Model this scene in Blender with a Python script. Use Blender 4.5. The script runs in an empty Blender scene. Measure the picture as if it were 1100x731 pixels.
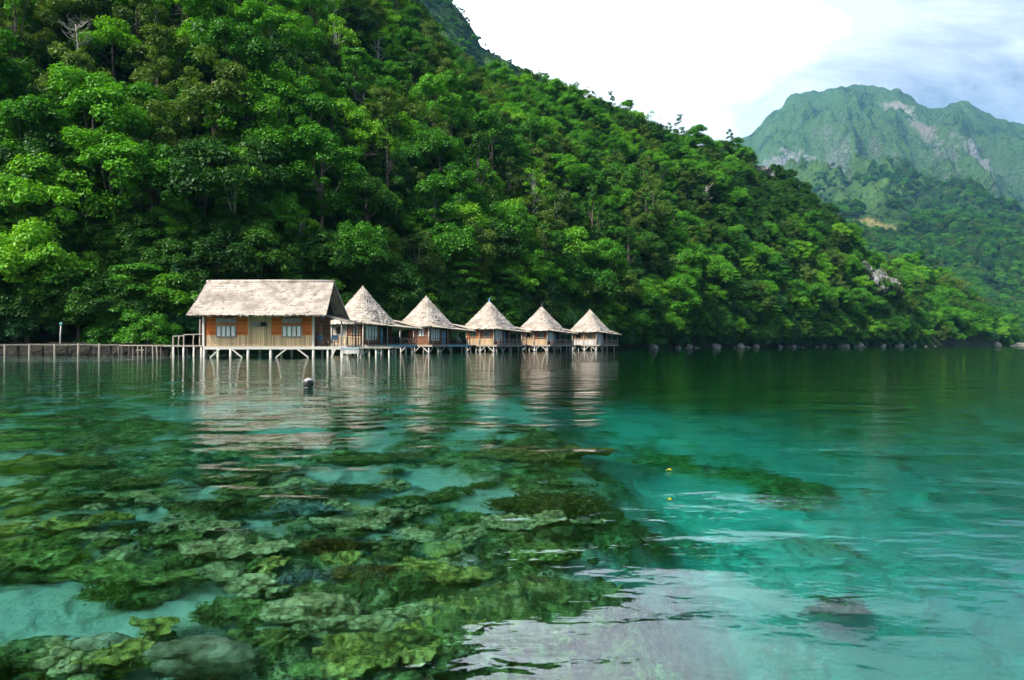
import bpy, math, random
import numpy as np
from mathutils import Vector, Matrix, noise as mnoise

C = bpy.context.scene.collection
SC = bpy.context.scene
PI = math.pi
# ------------------------------------------------------------------ camera
CAMZ = 1.1            # eye height over the water
F = 733.0             # focal length in photo pixels (24 mm on a 36 mm sensor)
CX, HY = 550.0, 370.5
cd = bpy.data.cameras.new("camera"); cam = bpy.data.objects.new("camera", cd); C.objects.link(cam)
cd.lens = 24.0; cd.sensor_width = 36.0; cd.shift_y = 5.0/1100
cd.clip_start = 0.1; cd.clip_end = 9000
cam.location = (0, 0, CAMZ); cam.rotation_euler = (PI/2, 0, 0)
SC.camera = cam
# ------------------------------------------------------------------ world, sun, exposure
SUN_DIR = Vector((-0.56, -0.40, 0.73)).normalized()      # towards the sun
w = bpy.data.worlds.new("World"); SC.world = w; w.use_nodes = True
nt = w.node_tree; nt.nodes.clear(); N = nt.nodes.new; L = nt.links.new
out = N('ShaderNodeOutputWorld'); bg = N('ShaderNodeBackground'); bg.inputs['Strength'].default_value = 0.10
sky = N('ShaderNodeTexSky'); sky.sky_type = 'NISHITA'; sky.sun_disc = False
sky.sun_elevation = math.asin(SUN_DIR.z); sky.sun_rotation = math.atan2(SUN_DIR.x, SUN_DIR.y)
sky.air_density = 1.0; sky.dust_density = 1.5
tc = N('ShaderNodeTexCoord'); mp = N('ShaderNodeMapping'); mp.inputs['Scale'].default_value = (1.0, 1.0, 2.6)
L(tc.outputs['Generated'], mp.inputs['Vector'])
cl = N('ShaderNodeTexNoise'); cl.inputs['Scale'].default_value = 2.6; cl.inputs['Detail'].default_value = 7; cl.inputs['Roughness'].default_value = 0.6
cl.inputs['Distortion'].default_value = 0.6
L(mp.outputs[0], cl.inputs['Vector'])
cr = N('ShaderNodeMapRange'); cr.inputs[1].default_value = 0.36; cr.inputs[2].default_value = 0.62; cr.inputs[3].default_value = 0.02; cr.inputs[4].default_value = 1.0
L(cl.outputs['Fac'], cr.inputs[0])
# the cloud deck is thickest to the left of the far mountain and thins out above it
sx = N('ShaderNodeSeparateXYZ'); L(tc.outputs['Generated'], sx.inputs[0])
th = N('ShaderNodeMapRange'); th.inputs[1].default_value = 0.16; th.inputs[2].default_value = 0.46; th.inputs[3].default_value = 0.70; th.inputs[4].default_value = 0.16
L(sx.outputs['X'], th.inputs[0])
ad = N('ShaderNodeMath'); ad.operation = 'ADD'; ad.use_clamp = True; L(cr.outputs[0], ad.inputs[0]); L(th.outputs[0], ad.inputs[1])
cl2 = N('ShaderNodeTexNoise'); cl2.inputs['Scale'].default_value = 4.2; cl2.inputs['Detail'].default_value = 5
L(mp.outputs[0], cl2.inputs['Vector'])
cc = N('ShaderNodeMix'); cc.data_type = 'RGBA'; cc.inputs[6].default_value = (11.6, 12.4, 13.2, 1); cc.inputs[7].default_value = (60.0, 64.0, 70.0, 1)
bx_ = N('ShaderNodeMapRange'); bx_.inputs[1].default_value = -0.1; bx_.inputs[2].default_value = 0.42; bx_.inputs[3].default_value = 0.05; bx_.inputs[4].default_value = -0.66
L(sx.outputs['X'], bx_.inputs[0])
by_ = N('ShaderNodeMath'); by_.operation = 'MULTIPLY_ADD'; by_.use_clamp = True; by_.inputs[1].default_value = 1.25; L(cl2.outputs['Fac'], by_.inputs[0]); L(bx_.outputs[0], by_.inputs[2])
L(by_.outputs[0], cc.inputs[0])
mx = N('ShaderNodeMix'); mx.data_type = 'RGBA'
# the bright veil lies over the bay and the hill; overhead and behind the camera it opens to plain sky
zv = N('ShaderNodeMapRange'); zv.interpolation_type = 'SMOOTHSTEP'; zv.inputs[1].default_value = 0.42; zv.inputs[2].default_value = 0.70; zv.inputs[3].default_value = 1.0; zv.inputs[4].default_value = 0.08
L(sx.outputs['Z'], zv.inputs[0])
yv = N('ShaderNodeMapRange'); yv.interpolation_type = 'SMOOTHSTEP'; yv.inputs[1].default_value = -0.35; yv.inputs[2].default_value = 0.35; yv.inputs[3].default_value = 0.08; yv.inputs[4].default_value = 1.0
L(sx.outputs['Y'], yv.inputs[0])
m1 = N('ShaderNodeMath'); m1.operation = 'MULTIPLY'; L(zv.outputs[0], m1.inputs[0]); L(yv.outputs[0], m1.inputs[1])
m2 = N('ShaderNodeMath'); m2.operation = 'MULTIPLY'; L(m1.outputs[0], m2.inputs[0]); L(ad.outputs[0], m2.inputs[1])
L(m2.outputs[0], mx.inputs[0]); L(sky.outputs[0], mx.inputs[6]); L(cc.outputs[2], mx.inputs[7])
# broad hazy glow round the sun, added behind the camera to light the sea bed
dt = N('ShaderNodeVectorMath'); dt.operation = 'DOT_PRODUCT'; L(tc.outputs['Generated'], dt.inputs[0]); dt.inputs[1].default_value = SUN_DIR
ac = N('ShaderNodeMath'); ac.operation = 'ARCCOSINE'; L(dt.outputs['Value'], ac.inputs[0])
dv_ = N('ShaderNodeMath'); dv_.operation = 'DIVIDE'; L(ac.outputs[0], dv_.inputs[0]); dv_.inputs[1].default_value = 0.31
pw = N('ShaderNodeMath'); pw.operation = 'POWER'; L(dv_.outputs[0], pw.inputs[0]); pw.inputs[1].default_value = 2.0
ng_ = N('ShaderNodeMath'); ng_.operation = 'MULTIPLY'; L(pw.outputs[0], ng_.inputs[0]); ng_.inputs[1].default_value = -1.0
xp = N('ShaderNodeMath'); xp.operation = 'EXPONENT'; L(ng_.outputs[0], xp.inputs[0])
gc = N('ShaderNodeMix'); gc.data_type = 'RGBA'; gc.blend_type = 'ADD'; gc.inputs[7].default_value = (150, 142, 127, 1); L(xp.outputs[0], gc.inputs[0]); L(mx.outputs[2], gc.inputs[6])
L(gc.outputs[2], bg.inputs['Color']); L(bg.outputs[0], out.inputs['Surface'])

sl = bpy.data.lights.new("sun", 'SUN'); sl.energy = 4.1; sl.angle = math.radians(1.5); sl.color = (1.0, 0.95, 0.86)
so = bpy.data.objects.new("sun", sl); C.objects.link(so)
so.rotation_euler = SUN_DIR.to_track_quat('Z', 'Y').to_euler(); so.location = (0, 0, 300)
vs = SC.view_settings; vs.view_transform = 'Standard'; vs.look = 'None'; vs.gamma = 1; vs.exposure = 0.05
cy = SC.cycles
cy.max_bounces = 8; cy.diffuse_bounces = 3; cy.glossy_bounces = 3; cy.transmission_bounces = 6; cy.transparent_max_bounces = 6
cy.volume_bounces = 0; cy.sample_clamp_indirect = 10.0; cy.caustics_reflective = False; cy.caustics_refractive = True
cy.use_denoising = True

rng = np.random.default_rng(11); random.seed(11)

# ------------------------------------------------------------------ helpers
def at(px, py, Y):
    return Vector(((px-CX)/F*Y, Y, CAMZ-(py-HY)/F*Y))
def at_water(px, py):
    t = CAMZ*F/(py-HY); return Vector(((px-CX)/F*t, t, 0.0))
def at_bed(px, py, d):
    """Point of the sea bed at depth d seen through the flat water surface."""
    s = at_water(px, py); h = Vector((s.x, s.y)); D = h.length
    sin_i = D/math.hypot(D, CAMZ); sin_t = sin_i/1.33; tan_t = sin_t/math.sqrt(1-sin_t*sin_t)
    h = h*(1+d*tan_t/D); return Vector((h.x, h.y, -d))
def fbm(x, y, z=0.0, o=4):
    return mnoise.fractal(Vector((x, y, z)), 1.0, 2.0, o)      # about -1..1
def smooth(a, b, x):
    t = min(1.0, max(0.0, (x-a)/(b-a))); return t*t*(3-2*t)

class MB:
    def __init__(s): s.v = []; s.f = []
    def add(s, v, f):
        o = len(s.v); s.v += [tuple(p) for p in v]; s.f += [tuple(i+o for i in q) for q in f]
    def box(s, x0, x1, y0, y1, z0, z1):
        s.add([(x0,y0,z0),(x1,y0,z0),(x1,y1,z0),(x0,y1,z0),(x0,y0,z1),(x1,y0,z1),(x1,y1,z1),(x0,y1,z1)],
              [(3,2,1,0),(4,5,6,7),(0,1,5,4),(1,2,6,5),(2,3,7,6),(3,0,4,7)])
    def beam(s, p, q, w_, h_=None):
        h_ = h_ or w_; p = Vector(p); q = Vector(q); d = (q-p).normalized()
        up = Vector((0,0,1)) if abs(d.z) < .9 else Vector((0,1,0))
        a = d.cross(up).normalized()*w_/2; b = a.normalized().cross(d)*h_/2
        s.add([p-a-b,p+a-b,p+a+b,p-a+b,q-a-b,q+a-b,q+a+b,q-a+b],
              [(3,2,1,0),(4,5,6,7),(0,1,5,4),(1,2,6,5),(2,3,7,6),(3,0,4,7)])
    def tube(s, pts, rad, n=7):
        rings = []; o = len(s.v)
        for i, p in enumerate(pts):
            p = Vector(p); d = Vector(pts[min(i+1, len(pts)-1)])-Vector(pts[max(i-1, 0)])
            d = d.normalized() if d.length > 1e-6 else Vector((0,0,1))
            a = d.cross(Vector((.31,.87,.11)) if abs(d.z) > .6 else Vector((0,0,1))).normalized(); b = d.cross(a)
            for k in range(n):
                t = 2*PI*k/n; s.v.append(tuple(p+(a*math.cos(t)+b*math.sin(t))*rad[i]))
        for i in range(len(pts)-1):
            for k in range(n):
                k2 = (k+1) % n
                s.f.append((o+i*n+k, o+i*n+k2, o+(i+1)*n+k2, o+(i+1)*n+k))
        s.f.append(tuple(o+k for k in range(n))[::-1]); s.f.append(tuple(o+(len(pts)-1)*n+k for k in range(n)))
    def build(s, name, mat, parent=None, smooth_=False, loc=None):
        m = bpy.data.meshes.new(name); m.from_pydata(s.v, [], s.f); m.update()
        return link(name, m, mat, parent, smooth_, loc)
def link(name, m, mat, parent=None, smooth_=False, loc=None):
    if mat is not None:
        for x in (mat if isinstance(mat, (list, tuple)) else [mat]): m.materials.append(x)
    if smooth_: m.polygons.foreach_set('use_smooth', [True]*len(m.polygons))
    o = bpy.data.objects.new(name, m); C.objects.link(o)
    if parent is not None: o.parent = parent
    if loc is not None: o.location = loc
    return o
def np_mesh(name, v, f):
    """v (n,3), f (m,4) numpy arrays -> mesh, quickly."""
    m = bpy.data.meshes.new(name); n, k = f.shape
    m.vertices.add(len(v)); m.vertices.foreach_set('co', np.asarray(v, np.float32).ravel())
    m.loops.add(n*k); m.loops.foreach_set('vertex_index', np.asarray(f, np.int32).ravel())
    m.polygons.add(n); m.polygons.foreach_set('loop_start', np.arange(0, n*k, k, dtype=np.int32))
    m.update(calc_edges=True); m.validate(); return m
def thing(name, label, cat, loc=(0,0,0), rz=0.0, group=None):
    o = bpy.data.objects.new(name, None); C.objects.link(o); o.empty_display_size = .3
    o.location = loc; o.rotation_euler = (0,0,rz); return tag(o, label, cat, group)
def tag(o, label, cat, group=None):
    o['label'] = label; o['category'] = cat
    if group: o['group'] = group
    return o
def struct(o, kind='structure'): o['kind'] = kind; return o

# ------------------------------------------------------------------ materials
def mat(name):
    m = bpy.data.materials.new(name); m.use_nodes = True; t = m.node_tree; t.nodes.clear()
    o = t.nodes.new('ShaderNodeOutputMaterial'); return m, t, o
def nd(t, ty, **kw):
    n = t.nodes.new(ty)
    for k, v in kw.items():
        if k.startswith('i_'): n.inputs[k[2:].replace('_', ' ')].default_value = v
        else: setattr(n, k, v)
    return n
def ramp(t, fac, stops):
    r = t.nodes.new('ShaderNodeValToRGB'); e = r.color_ramp.elements
    while len(e) < len(stops): e.new(0.5)
    for i, (p, c) in enumerate(stops): e[i].position = p; e[i].color = (*c, 1)
    t.links.new(fac, r.inputs[0]); return r.outputs[0]
def mixc(t, fac, a, b, mode='MIX'):
    n = t.nodes.new('ShaderNodeMix'); n.data_type = 'RGBA'; n.blend_type = mode
    for k, s in ((0, fac), (6, a), (7, b)):
        if isinstance(s, (int, float)): n.inputs[k].default_value = s
        elif isinstance(s, tuple): n.inputs[k].default_value = (*s, 1)
        else: t.links.new(s, n.inputs[k])
    return n.outputs[2]
def math_(t, op, a, b=None, clamp=False):
    n = t.nodes.new('ShaderNodeMath'); n.operation = op; n.use_clamp = clamp
    for k, s in ((0, a), (1, b)):
        if s is None: continue
        if isinstance(s, (int, float)): n.inputs[k].default_value = s
        else: t.links.new(s, n.inputs[k])
    return n.outputs[0]
def coords(t, scale=(1,1,1), kind='Object'):
    c = t.nodes.new('ShaderNodeTexCoord'); m = t.nodes.new('ShaderNodeMapping'); m.inputs['Scale'].default_value = scale
    t.links.new(c.outputs[kind], m.inputs['Vector']); return m.outputs[0]
def noise(t, vec, scale, detail=4, rough=.55, dist=0.0):
    n = t.nodes.new('ShaderNodeTexNoise'); n.inputs['Scale'].default_value = scale; n.inputs['Detail'].default_value = detail
    n.inputs['Roughness'].default_value = rough; n.inputs['Distortion'].default_value = dist
    t.links.new(vec, n.inputs['Vector']); return n.outputs['Fac']
def bump(t, h, dist, strength=1.0):
    b = t.nodes.new('ShaderNodeBump'); b.inputs['Distance'].default_value = dist; b.inputs['Strength'].default_value = strength
    t.links.new(h, b.inputs['Height']); return b.outputs[0]
def pbsdf(t, out_, col, rough=.8, nrm=None, spec=.3):
    p = t.nodes.new('ShaderNodeBsdfPrincipled'); p.inputs['Roughness'].default_value = rough; p.inputs['Specular IOR Level'].default_value = spec
    if isinstance(col, tuple): p.inputs['Base Color'].default_value = (*col, 1)
    else: t.links.new(col, p.inputs['Base Color'])
    if nrm is not None: t.links.new(nrm, p.inputs['Normal'])
    t.links.new(p.outputs[0], out_.inputs['Surface']); return p

def wood(name, a, b, plank=None, axis='X', grey=0.25):
    """Sawn timber: colour a..b, optional plank courses of the given width with dark gaps."""
    m, t, o = mat(name)
    v = coords(t)
    sc = {'X': (14, 14, 1.2), 'Z': (1.2, 1.2, 16)}[axis]
    g = noise(t, coords(t, sc), 1.0, 5, .6)
    col = mixc(t, g, a, b)
    big = noise(t, v, 1.1, 3)
    col = mixc(t, math_(t, 'MULTIPLY', ramp(t, big, [(.45, (0,0,0)), (.75, (1,1,1))]), grey), col, (.42, .38, .33))
    h = g
    if plank:
        s = nd(t, 'ShaderNodeSeparateXYZ'); t.links.new(v, s.inputs[0])
        src = math_(t, 'ADD', s.outputs['X'], s.outputs['Y']) if axis == 'X' else s.outputs['Z']
        q = math_(t, 'DIVIDE', src, plank); fr = math_(t, 'FRACT', q); fl = math_(t, 'FLOOR', q)
        wn = nd(t, 'ShaderNodeTexWhiteNoise', noise_dimensions='1D'); t.links.new(fl, wn.inputs['W'])
        col = mixc(t, 1.0, col, ramp(t, wn.outputs['Value'], [(0, (.62,.6,.58)), (1, (1.15,1.1,1.08))]), 'MULTIPLY')
        gap = math_(t, 'LESS_THAN', fr, 0.09)
        col = mixc(t, gap, col, (.03, .025, .02)); h = math_(t, 'SUBTRACT', g, gap)
    pbsdf(t, o, col, .8, bump(t, h, .01, .6)); return m
M = {}
M['pale'] = wood('pale_planks', (.52,.35,.18), (.76,.60,.39), .16)
M['grey'] = wood('weathered_timber', (.20,.175,.15), (.46,.42,.36))
M['post'] = wood('whitewashed_posts', (.55,.52,.47), (.75,.72,.66))
M['orange'] = wood('varnished_orange_boards', (.56,.12,.018), (.80,.25,.05), .17, 'Z', .08)
M['brown'] = wood('dark_brown_boards', (.16,.062,.03), (.28,.12,.06), .17, 'Z', .15)
M['tan'] = wood('tan_boards', (.38,.21,.09), (.55,.36,.2), .2, 'X', .1)
M['dark'] = wood('old_dark_timber', (.035,.028,.022), (.09,.07,.055))
M['jetty'] = wood('old_jetty_timber', (.10,.085,.07), (.30,.27,.225))
M['white'] = wood('white_painted_boards', (.66,.64,.6), (.78,.76,.73), .18, 'X', .1)
M['blue'] = wood('faded_blue_paint', (.16,.30,.42), (.26,.42,.52))
m, t, o = mat('window_glass'); pbsdf(t, o, ramp(t, noise(t, coords(t), 3, 2), [(.4, (.03,.07,.06)), (.6, (.10,.17,.15))]), .12, None, .6); M['glass'] = m
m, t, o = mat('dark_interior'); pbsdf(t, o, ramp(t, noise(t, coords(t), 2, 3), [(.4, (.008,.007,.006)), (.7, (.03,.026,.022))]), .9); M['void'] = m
m, t, o = mat('curtain_cloth'); pbsdf(t, o, ramp(t, noise(t, coords(t, (18,18,.6)), 1, 2), [(.35, (.50,.52,.54)), (.60, (.84,.84,.82))]), .9); M['curtain'] = m
m, t, o = mat('blue_cloth'); pbsdf(t, o, ramp(t, noise(t, coords(t), 9, 2), [(.35, (.08,.22,.38)), (.65, (.2,.42,.58))]), .85); M['bluecloth'] = m
m, t, o = mat('thatch')
v = coords(t); s = nd(t, 'ShaderNodeSeparateXYZ'); t.links.new(v, s.inputs[0])
fine = noise(t, coords(t, (11,11,3)), 1.0, 6, .7); patch = noise(t, v, 0.9, 4, .6); band = noise(t, coords(t, (.8,.8,9)), 1.0, 4, .65)
mid = noise(t, coords(t, (2.5,2.5,4)), 1.0, 4, .7)
col = mixc(t, fine, (.40,.345,.29), (.78,.70,.62))
col = mixc(t, ramp(t, patch, [(.42, (0,0,0)), (.62, (.75,.75,.75))]), col, (.27,.225,.185))
col = mixc(t, ramp(t, band, [(.54, (0,0,0)), (.68, (.6,.6,.6))]), col, (.26,.22,.18))
col = mixc(t, ramp(t, mid, [(.55, (0,0,0)), (.68, (.85,.85,.85))]), col, (.13,.105,.085))
pbsdf(t, o, col, .95, bump(t, math_(t, 'ADD', fine, mid), .05, .9), .1); M['thatch'] = m
m, t, o = mat('straw_fringe'); pbsdf(t, o, mixc(t, noise(t, coords(t, (9,9,2)), 1, 5, .7), (.42,.33,.24), (.74,.65,.53)), .95, None, .1); M['straw'] = m
m, t, o = mat('limestone')
v = coords(t); n1 = noise(t, coords(t, (1.2,1.2,.35)), .7, 7, .68); n2 = noise(t, v, .12, 4)
col = ramp(t, n1, [(.34, (.03,.035,.03)), (.50, (.15,.16,.155)), (.66, (.44,.46,.47))])
col = mixc(t, ramp(t, n2, [(.46, (0,0,0)), (.58, (1,1,1))]), col, (.03,.06,.015))
pbsdf(t, o, col, .9, bump(t, n1, .6, .8)); M['rock'] = m
m, t, o = mat('pale_boulder'); n1 = noise(t, coords(t), 1.6, 6, .65)
pbsdf(t, o, ramp(t, n1, [(.32, (.09,.085,.075)), (.55, (.34,.33,.30)), (.7, (.55,.54,.51))]), .9, bump(t, n1, .2)); M['boulder'] = m
m, t, o = mat('bark'); n1 = noise(t, coords(t, (3,3,.7)), 1.5, 5)
pbsdf(t, o, ramp(t, n1, [(.35, (.06,.05,.04)), (.65, (.20,.175,.145))]), .9, bump(t, n1, .05)); M['bark'] = m
m, t, o = mat('pale_bark'); n1 = noise(t, coords(t, (3,3,.7)), 1.5, 5)
pbsdf(t, o, ramp(t, n1, [(.35, (.34,.31,.27)), (.65, (.66,.62,.56))]), .9); M['palebark'] = m

def leafmat(name, dark, mid_, lite, trans=.30):
    m, t, o = mat(name)
    oi = nd(t, 'ShaderNodeObjectInfo'); gi = nd(t, 'ShaderNodeNewGeometry')
    n1 = noise(t, coords(t), .55, 3)
    f = math_(t, 'ADD', math_(t, 'MULTIPLY', oi.outputs['Random'], .55), math_(t, 'MULTIPLY', gi.outputs['Random Per Island'], .35))
    f = math_(t, 'ADD', f, math_(t, 'MULTIPLY', math_(t, 'SUBTRACT', n1, .5), .9), True)
    col = ramp(t, f, [(0.05, dark), (.45, mid_), (.95, lite)])
    d = nd(t, 'ShaderNodeBsdfDiffuse'); tr = nd(t, 'ShaderNodeBsdfTranslucent'); gl = nd(t, 'ShaderNodeBsdfGlossy', i_Roughness=.5)
    gl.inputs['Color'].default_value = (.9,.95,.9,1)
    t.links.new(col, d.inputs[0]); t.links.new(mixc(t, 1.0, col, (1.25,1.2,.45), 'MULTIPLY'), tr.inputs[0])
    a = nd(t, 'ShaderNodeMixShader', i_Fac=trans); t.links.new(d.outputs[0], a.inputs[1]); t.links.new(tr.outputs[0], a.inputs[2])
    b = nd(t, 'ShaderNodeMixShader', i_Fac=.025); t.links.new(a.outputs[0], b.inputs[1]); t.links.new(gl.outputs[0], b.inputs[2])
    t.links.new(b.outputs[0], o.inputs['Surface']); return m
LEAF = {
 'deep':  leafmat('deep_green_leaves', (.012,.058,.006), (.034,.135,.010), (.085,.25,.016)),
 'mid':   leafmat('green_leaves', (.020,.11,.006), (.065,.26,.012), (.15,.43,.02)),
 'lime':  leafmat('lime_leaves', (.06,.23,.008), (.14,.40,.014), (.27,.54,.035)),
 'olive': leafmat('olive_leaves', (.035,.095,.012), (.09,.18,.022), (.17,.27,.04)),
 'cool':  leafmat('bluish_green_leaves', (.014,.085,.022), (.040,.16,.045), (.09,.26,.08)),
}
# ------------------------------------------------------------------ terrain of the near hill
# columns: photo azimuth px, distance of the shore, distance and azimuth-height (photo y) of the ridge ground
COLS = [(-420,62,190,-330),(-250,64,190,-300),(-120,67,200,-250),(0,70,210,-190),(100,72,222,-150),(200,76,235,-115),(300,84,250,-75),(400,96,268,-6),
        (455,106,280,44),(490,112,285,82),(520,118,290,100),(560,128,298,110),(600,139,306,121),(640,151,314,132),(670,162,322,143),(702,175,332,157),
        (740,193,345,164),(780,214,360,174),(820,236,366,182),(848,256,366,197),(880,276,362,224),(905,290,358,250),(930,303,350,282),(955,315,345,312),(975,330,350,345),
        (990,345,362,366)]
def interp(s, k):
    i = min(int(s), len(COLS)-2); f = s-i
    a, b = COLS[i], COLS[i+1]
    return a[k]+(b[k]-a[k])*f
def hill_pt(s, t):
    """s along the shore (column index), t = 0 shore .. 1 ridge; beyond 1 the back side, below 0 under water."""
    px, ys, yr, sy = (interp(s, k) for k in range(4))
    zr = CAMZ+(HY-sy)/F*yr
    zr = max(zr, .5)
    Y = ys+(yr-ys)*t; X = (px-CX)/F*Y
    if t <= 0: z = 9*t*3
    elif t <= 1:
        q = t**0.88
        z = zr*q + 1.0*min(1, t*25)
        z += zr*.085*fbm(X*.022, Y*.022, 3.1, 4)*min(1, t*5)*(1-.7*t)
    else: z = zr - (t-1)*(yr-ys)*.55
    return Vector((X, Y, z))
NS, NTT = (len(COLS)-1)*6, 56
tl = [-.25,-.08,0]+[(i+1)/44 for i in range(44)]+[1.12,1.3,1.6,2.0,2.6]
vv = []; ff = []
for i in range(NS+1):
    for tt in tl: vv.append(hill_pt(i/6, tt))
nt_ = len(tl)
for i in range(NS):
    for j in range(nt_-1): ff.append((i*nt_+j, (i+1)*nt_+j, (i+1)*nt_+j+1, i*nt_+j+1))
m, t, o = mat('forest_floor')
n1 = noise(t, coords(t), .35, 6, .7); n2 = noise(t, coords(t), 1.4, 5, .7)
pbsdf(t, o, ramp(t, n1, [(.35, (.006,.016,.004)), (.6, (.02,.05,.010)), (.75, (.05,.085,.02))]), .95, bump(t, n2, .8)); M['floor'] = m
me = bpy.data.meshes.new('forest_hill'); me.from_pydata(vv, [], ff); me.update()
struct(link('forest_hill', me, M['floor'], smooth_=True))

# second headland, lower, beyond the first
COLS2 = [(925,370,470,300),(950,372,480,296),(975,376,490,292),(1000,382,500,303),(1025,398,510,322),(1045,418,520,340),(1065,445,530,356),(1080,470,545,366),(1092,500,560,370)]
def hill2_pt(s, t):
    i = min(int(s), len(COLS2)-2); f = s-i
    px, ys, yr, sy = (COLS2[i][k]+(COLS2[i+1][k]-COLS2[i][k])*f for k in range(4))
    zr = max(.6, CAMZ+(HY-sy)/F*yr); Y = ys+(yr-ys)*t; X = (px-CX)/F*Y
    z = 20*t if t <= 0 else (zr*t**.85+.8*min(1, t*20) if t <= 1 else zr-(t-1)*(yr-ys)*.6)
    return Vector((X, Y, z))
vv = []; ff = []; tl2 = [-.2,0]+[(i+1)/20 for i in range(20)]+[1.2,1.6,2.2]; n2_ = len(tl2)
S2 = (len(COLS2)-1)*4
for i in range(S2+1):
    for tt in tl2: vv.append(hill2_pt(i/4, tt))
for i in range(S2):
    for j in range(n2_-1): ff.append((i*n2_+j, (i+1)*n2_+j, (i+1)*n2_+j+1, i*n2_+j+1))
me = bpy.data.meshes.new('headland_hill'); me.from_pydata(vv, [], ff); me.update()
struct(link('headland_hill', me, M['floor'], smooth_=True))

# ------------------------------------------------------------------ far mountains
SKYL = [(560,330),(640,268),(720,205),(770,170),(800,147),(815,136),(830,120),(850,104),(870,98),(895,96),(915,90),(930,94),(948,95),(965,96),(985,112),(1003,118),(1020,111),(1040,110),(1055,121),(1070,127),(1085,129),(1100,135),(1150,140),(1220,165),(1320,190),(1450,230)]
def skyl(px):
    for (a, ya), (b, yb) in zip(SKYL, SKYL[1:]):
        if a <= px <= b: return ya+(yb-ya)*(px-a)/(b-a)
    return SKYL[-1][1]
YF, YR = 800.0, 4400.0
def mount_pt(px, t):
    Y = YF+(YR-YF)*t; X = (px-CX)/F*Y
    zr = CAMZ+(HY-skyl(px))/F*YR
    if t <= 1:
        prof = .20*(max(t,0)/.2)**1.1 if t < .2 else (.20+.24*((t-.2)/.42) if t < .62 else .44+.56*((t-.62)/.38)**.8)
        z = zr*prof
        edge = min(1, (1-t)*6)*min(1, t*6)
        r = 1-abs(fbm(X*.0022+5, Y*.0008, 1.3, 6)*1.7)
        ed2 = min(1, (1-t)*2.6)*min(1, t*6)
        r2 = 1-abs(fbm(X*.0062, Y*.0022, 6.1, 5)*2); r3 = 1-abs(fbm(X*.017, Y*.007, 3.3, 4)*2)
        z += ed2*zr*.26*(r-.85)*smooth(.12, .5, t)+(.10+.90*ed2)*zr*.085*(r2-.55)*smooth(.2, .55, t)+(.25+.75*ed2)*zr*.020*(r3-.5)*smooth(.1, .4, t)
        z += zr*.012*fbm(X*.008, 3.0, 1.0, 4)*smooth(.6, 1, t)
        z += min(1, (1-t)*6+.1)*50*fbm(X*.0036, Y*.003, 7.7, 6)
        z += min(1, (1-t)*9+.25)*min(1, t*5)*16*fbm(X*.014, Y*.014, 2.2, 4)
    else:
        z = zr-(t-1)*(YR-YF)*.8
    return Vector((X, Y, max(z, -30)+(0.8 if t > 0 else 0)))
NPX, NT3 = 420, 250
vv = []; ff = []
tl3 = [-.03, 0]+[(i+1)/NT3 for i in range(NT3)]+[1.03, 1.1, 1.25, 1.5]; n3 = len(tl3)
for i in range(NPX+1):
    px = 560+(1450-560)*i/NPX
    for tt in tl3: vv.append(mount_pt(px, tt))
for i in range(NPX):
    for j in range(n3-1): ff.append((i*n3+j, (i+1)*n3+j, (i+1)*n3+j+1, i*n3+j+1))
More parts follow.
